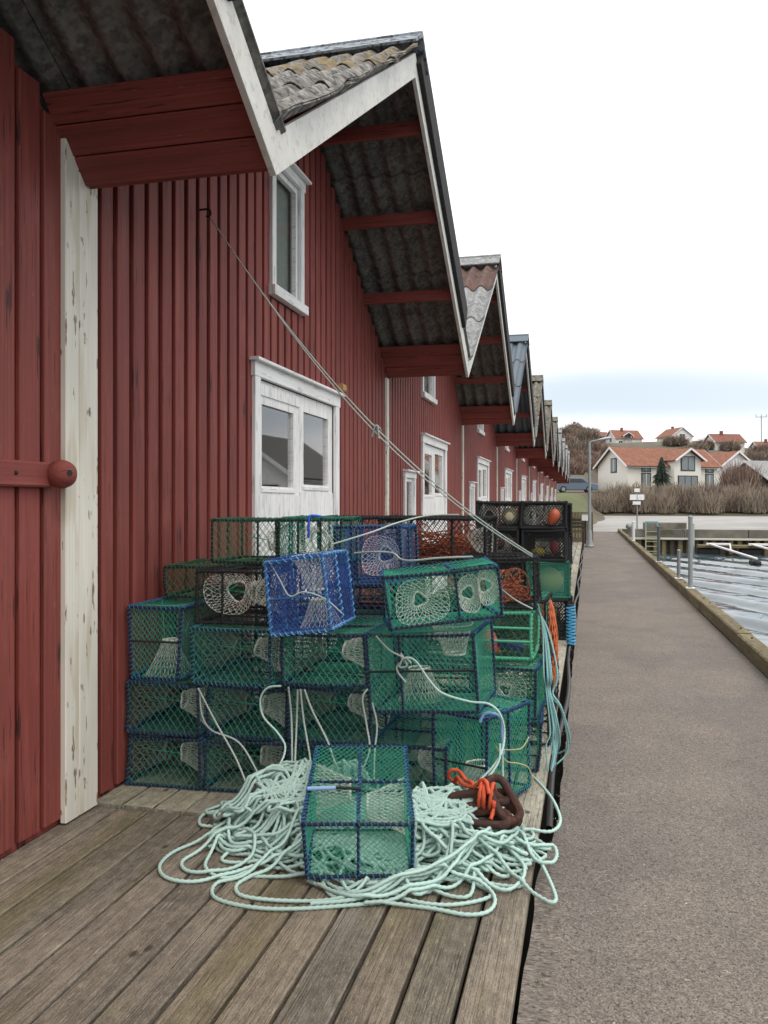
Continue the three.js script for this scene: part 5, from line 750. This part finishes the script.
const shrubs = [1, 2, 3, 4].map(q => [shrubGeo(q, 800, 0.0105), shrubGeo(q + 9, 170, 0.02), shrubGeo(q + 19, 110, 0.018)]);
function shrub(x, z, wx, hy, m, label, group, k) { const t = thing('bare_shrub', label, 'shrub', [x, landY(x, z) - 0.05, z], rnd() * 6, group); const q = shrubs[k % 4]; for (const [nm, g, mm] of [['twigs', q[0], m], ['branches', q[1], M.twigDark], ['dry_stalks', q[2], M.twigPale]]) part(nm, g, mm, t).scale.set(wx, hy, wx); return t; }
M.twigPale = flat('#b0a392', { roughness: 1 });
for (let i = 0; i < 46; i++) { const back = i % 2; shrub(1.5 + i * 0.6 + R(-0.35, 0.35), -103.5 - back * 1.6 + R(-0.6, 0.6), R(1.9, 2.9), R(2.6, 3.7) * (i < 5 ? 0.75 + 0.05 * i : 1) + back * 0.25, i % 5 === 1 ? M.twigDark : M.twig, 'leafless brown shrub in the long hedge below the cream house', 'shrubs of the brown hedge', i); }
for (let i = 0; i < 38; i++) { const left = i < 16, z = left ? -R(122, 208) : -R(140, 200), x = left ? R(-0.03, 0.012) * -z : R(0.075, 0.2) * -z; shrub(x, z, R(3, 5), R(2.0, 3.4), i % 2 ? M.twigDark : M.twigRed, 'leafless shrub growing on the hillside among the houses', 'shrubs on the hillside', i); }
for (let i = 0; i < 6; i++) shrub(R(16.8, 19.5), -R(107, 113), R(1.8, 2.6), R(4.2, 5.4), M.twigRed, 'taller leafless bush behind the hedge in front of the grey roof', 'tall bushes behind the hedge', i);
{ // small conifer in front of the cream house
  const t = thing('conifer', 'small dark green conifer in front of the cream house', 'tree', [9.1, landY(9.1, -111), -111]); part('trunk', cyl(0.12, 0.03, 3.8, [0, 0, 0], 8), M.twigDark, t);
  const r = rngOf(44), mb = new MB(); for (let i = 0; i < 1500; i++) { const y = 0.5 + 3.5 * r(), k = (1 - (y - 0.5) / 3.7) * 1.35 + 0.12, a = r() * 6.28, c = Math.cos(a), s = Math.sin(a), q = k * (0.5 + 0.5 * r()) * (0.62 + 0.75 * vn(a * 1.6 + 9, y * 1.9, 99, 99, 6)); mb.sweep([[c * q * 0.45, y + 0.06, s * q * 0.45], [c * q, y - 0.1 - 0.15 * r(), s * q]], u => 0.05 * (1.1 - u), 3); } part('crown', mb.geo(), flat('#2c3d30'), t); t.scale.set(1.25, 1.2, 1.25);
}
function car(x, z, yaw, c, label) {
  const t = thing('parked_car', label, 'car', [x, landY(-3, -88) + 0.07, z], yaw, 'cars parked behind the lawn'), s = new THREE.Shape(); for (const [i, p] of [[-2.1, 0.3], [2.1, 0.3], [2.15, 0.75], [1.3, 0.92], [0.65, 1.42], [-1.1, 1.45], [-1.95, 0.98], [-2.15, 0.8]].entries()) i ? s.lineTo(...p) : s.moveTo(...p); s.closePath();
  const g = new THREE.ExtrudeGeometry(s, { depth: 1.5, bevelEnabled: true, bevelSize: 0.08, bevelThickness: 0.1, bevelSegments: 3 }); g.translate(0, 0, -0.75); part('body', g, c, t);
  for (const e of [-1, 1]) { const q = new THREE.Shape(); q.moveTo(-1.7, 0.98); q.lineTo(1.05, 0.98); q.lineTo(0.55, 1.36); q.lineTo(-1.05, 1.38); q.closePath(); const w = new THREE.ShapeGeometry(q); if (e < 0) w.rotateY(Math.PI).scale(-1, 1, 1); w.translate(0, 0, e * 0.862); part('side_window', w, M.winDark, t); for (const x0 of [-1.3, 1.3]) { const wh = new THREE.CylinderGeometry(0.32, 0.32, 0.22, 16); wh.rotateX(Math.PI / 2); wh.translate(x0, 0.32, e * 0.78); const W1 = part('wheel', wh, M.black, t); const rm = new THREE.CylinderGeometry(0.19, 0.19, 0.02, 12); rm.rotateX(Math.PI / 2); rm.translate(x0, 0.32, e * 0.895); part('rim', rm, M.steel, W1); } }
  for (const e of [-0.55, 0.55]) part('headlight', board(0.06, 0.14, 0.3, [2.2, 0.72, e], 'z', 0.02), M.whiteClean, t);
}
car(-1.3, -88.5, 0.15, flat('#5d6a78', { metalness: 0.4, roughness: 0.35 }), 'grey blue parked car seen just left of the street lamp');
car(-6.2, -88.6, 0.1, flat('#9a9c9e', { metalness: 0.4, roughness: 0.35 }), 'silver parked car half hidden by the last shed');
{ // a leaf and pebbles on the path
  const s = new THREE.Shape(); s.moveTo(0, -0.02); s.quadraticCurveTo(0.018, -0.005, 0, 0.024); s.quadraticCurveTo(-0.018, -0.005, 0, -0.02); const g = new THREE.ExtrudeGeometry(s, { depth: 0.001, bevelEnabled: false }); g.rotateX(-Math.PI / 2); g.rotateY(1.2); g.translate(0.51, -0.05, -2.52); tag(part(numbered('fallen_leaf'), g, flat('#cbbca6'), scene), 'small pale fallen leaf on the asphalt at the lower right', 'leaf');
}
renderer.render(scene, camera);
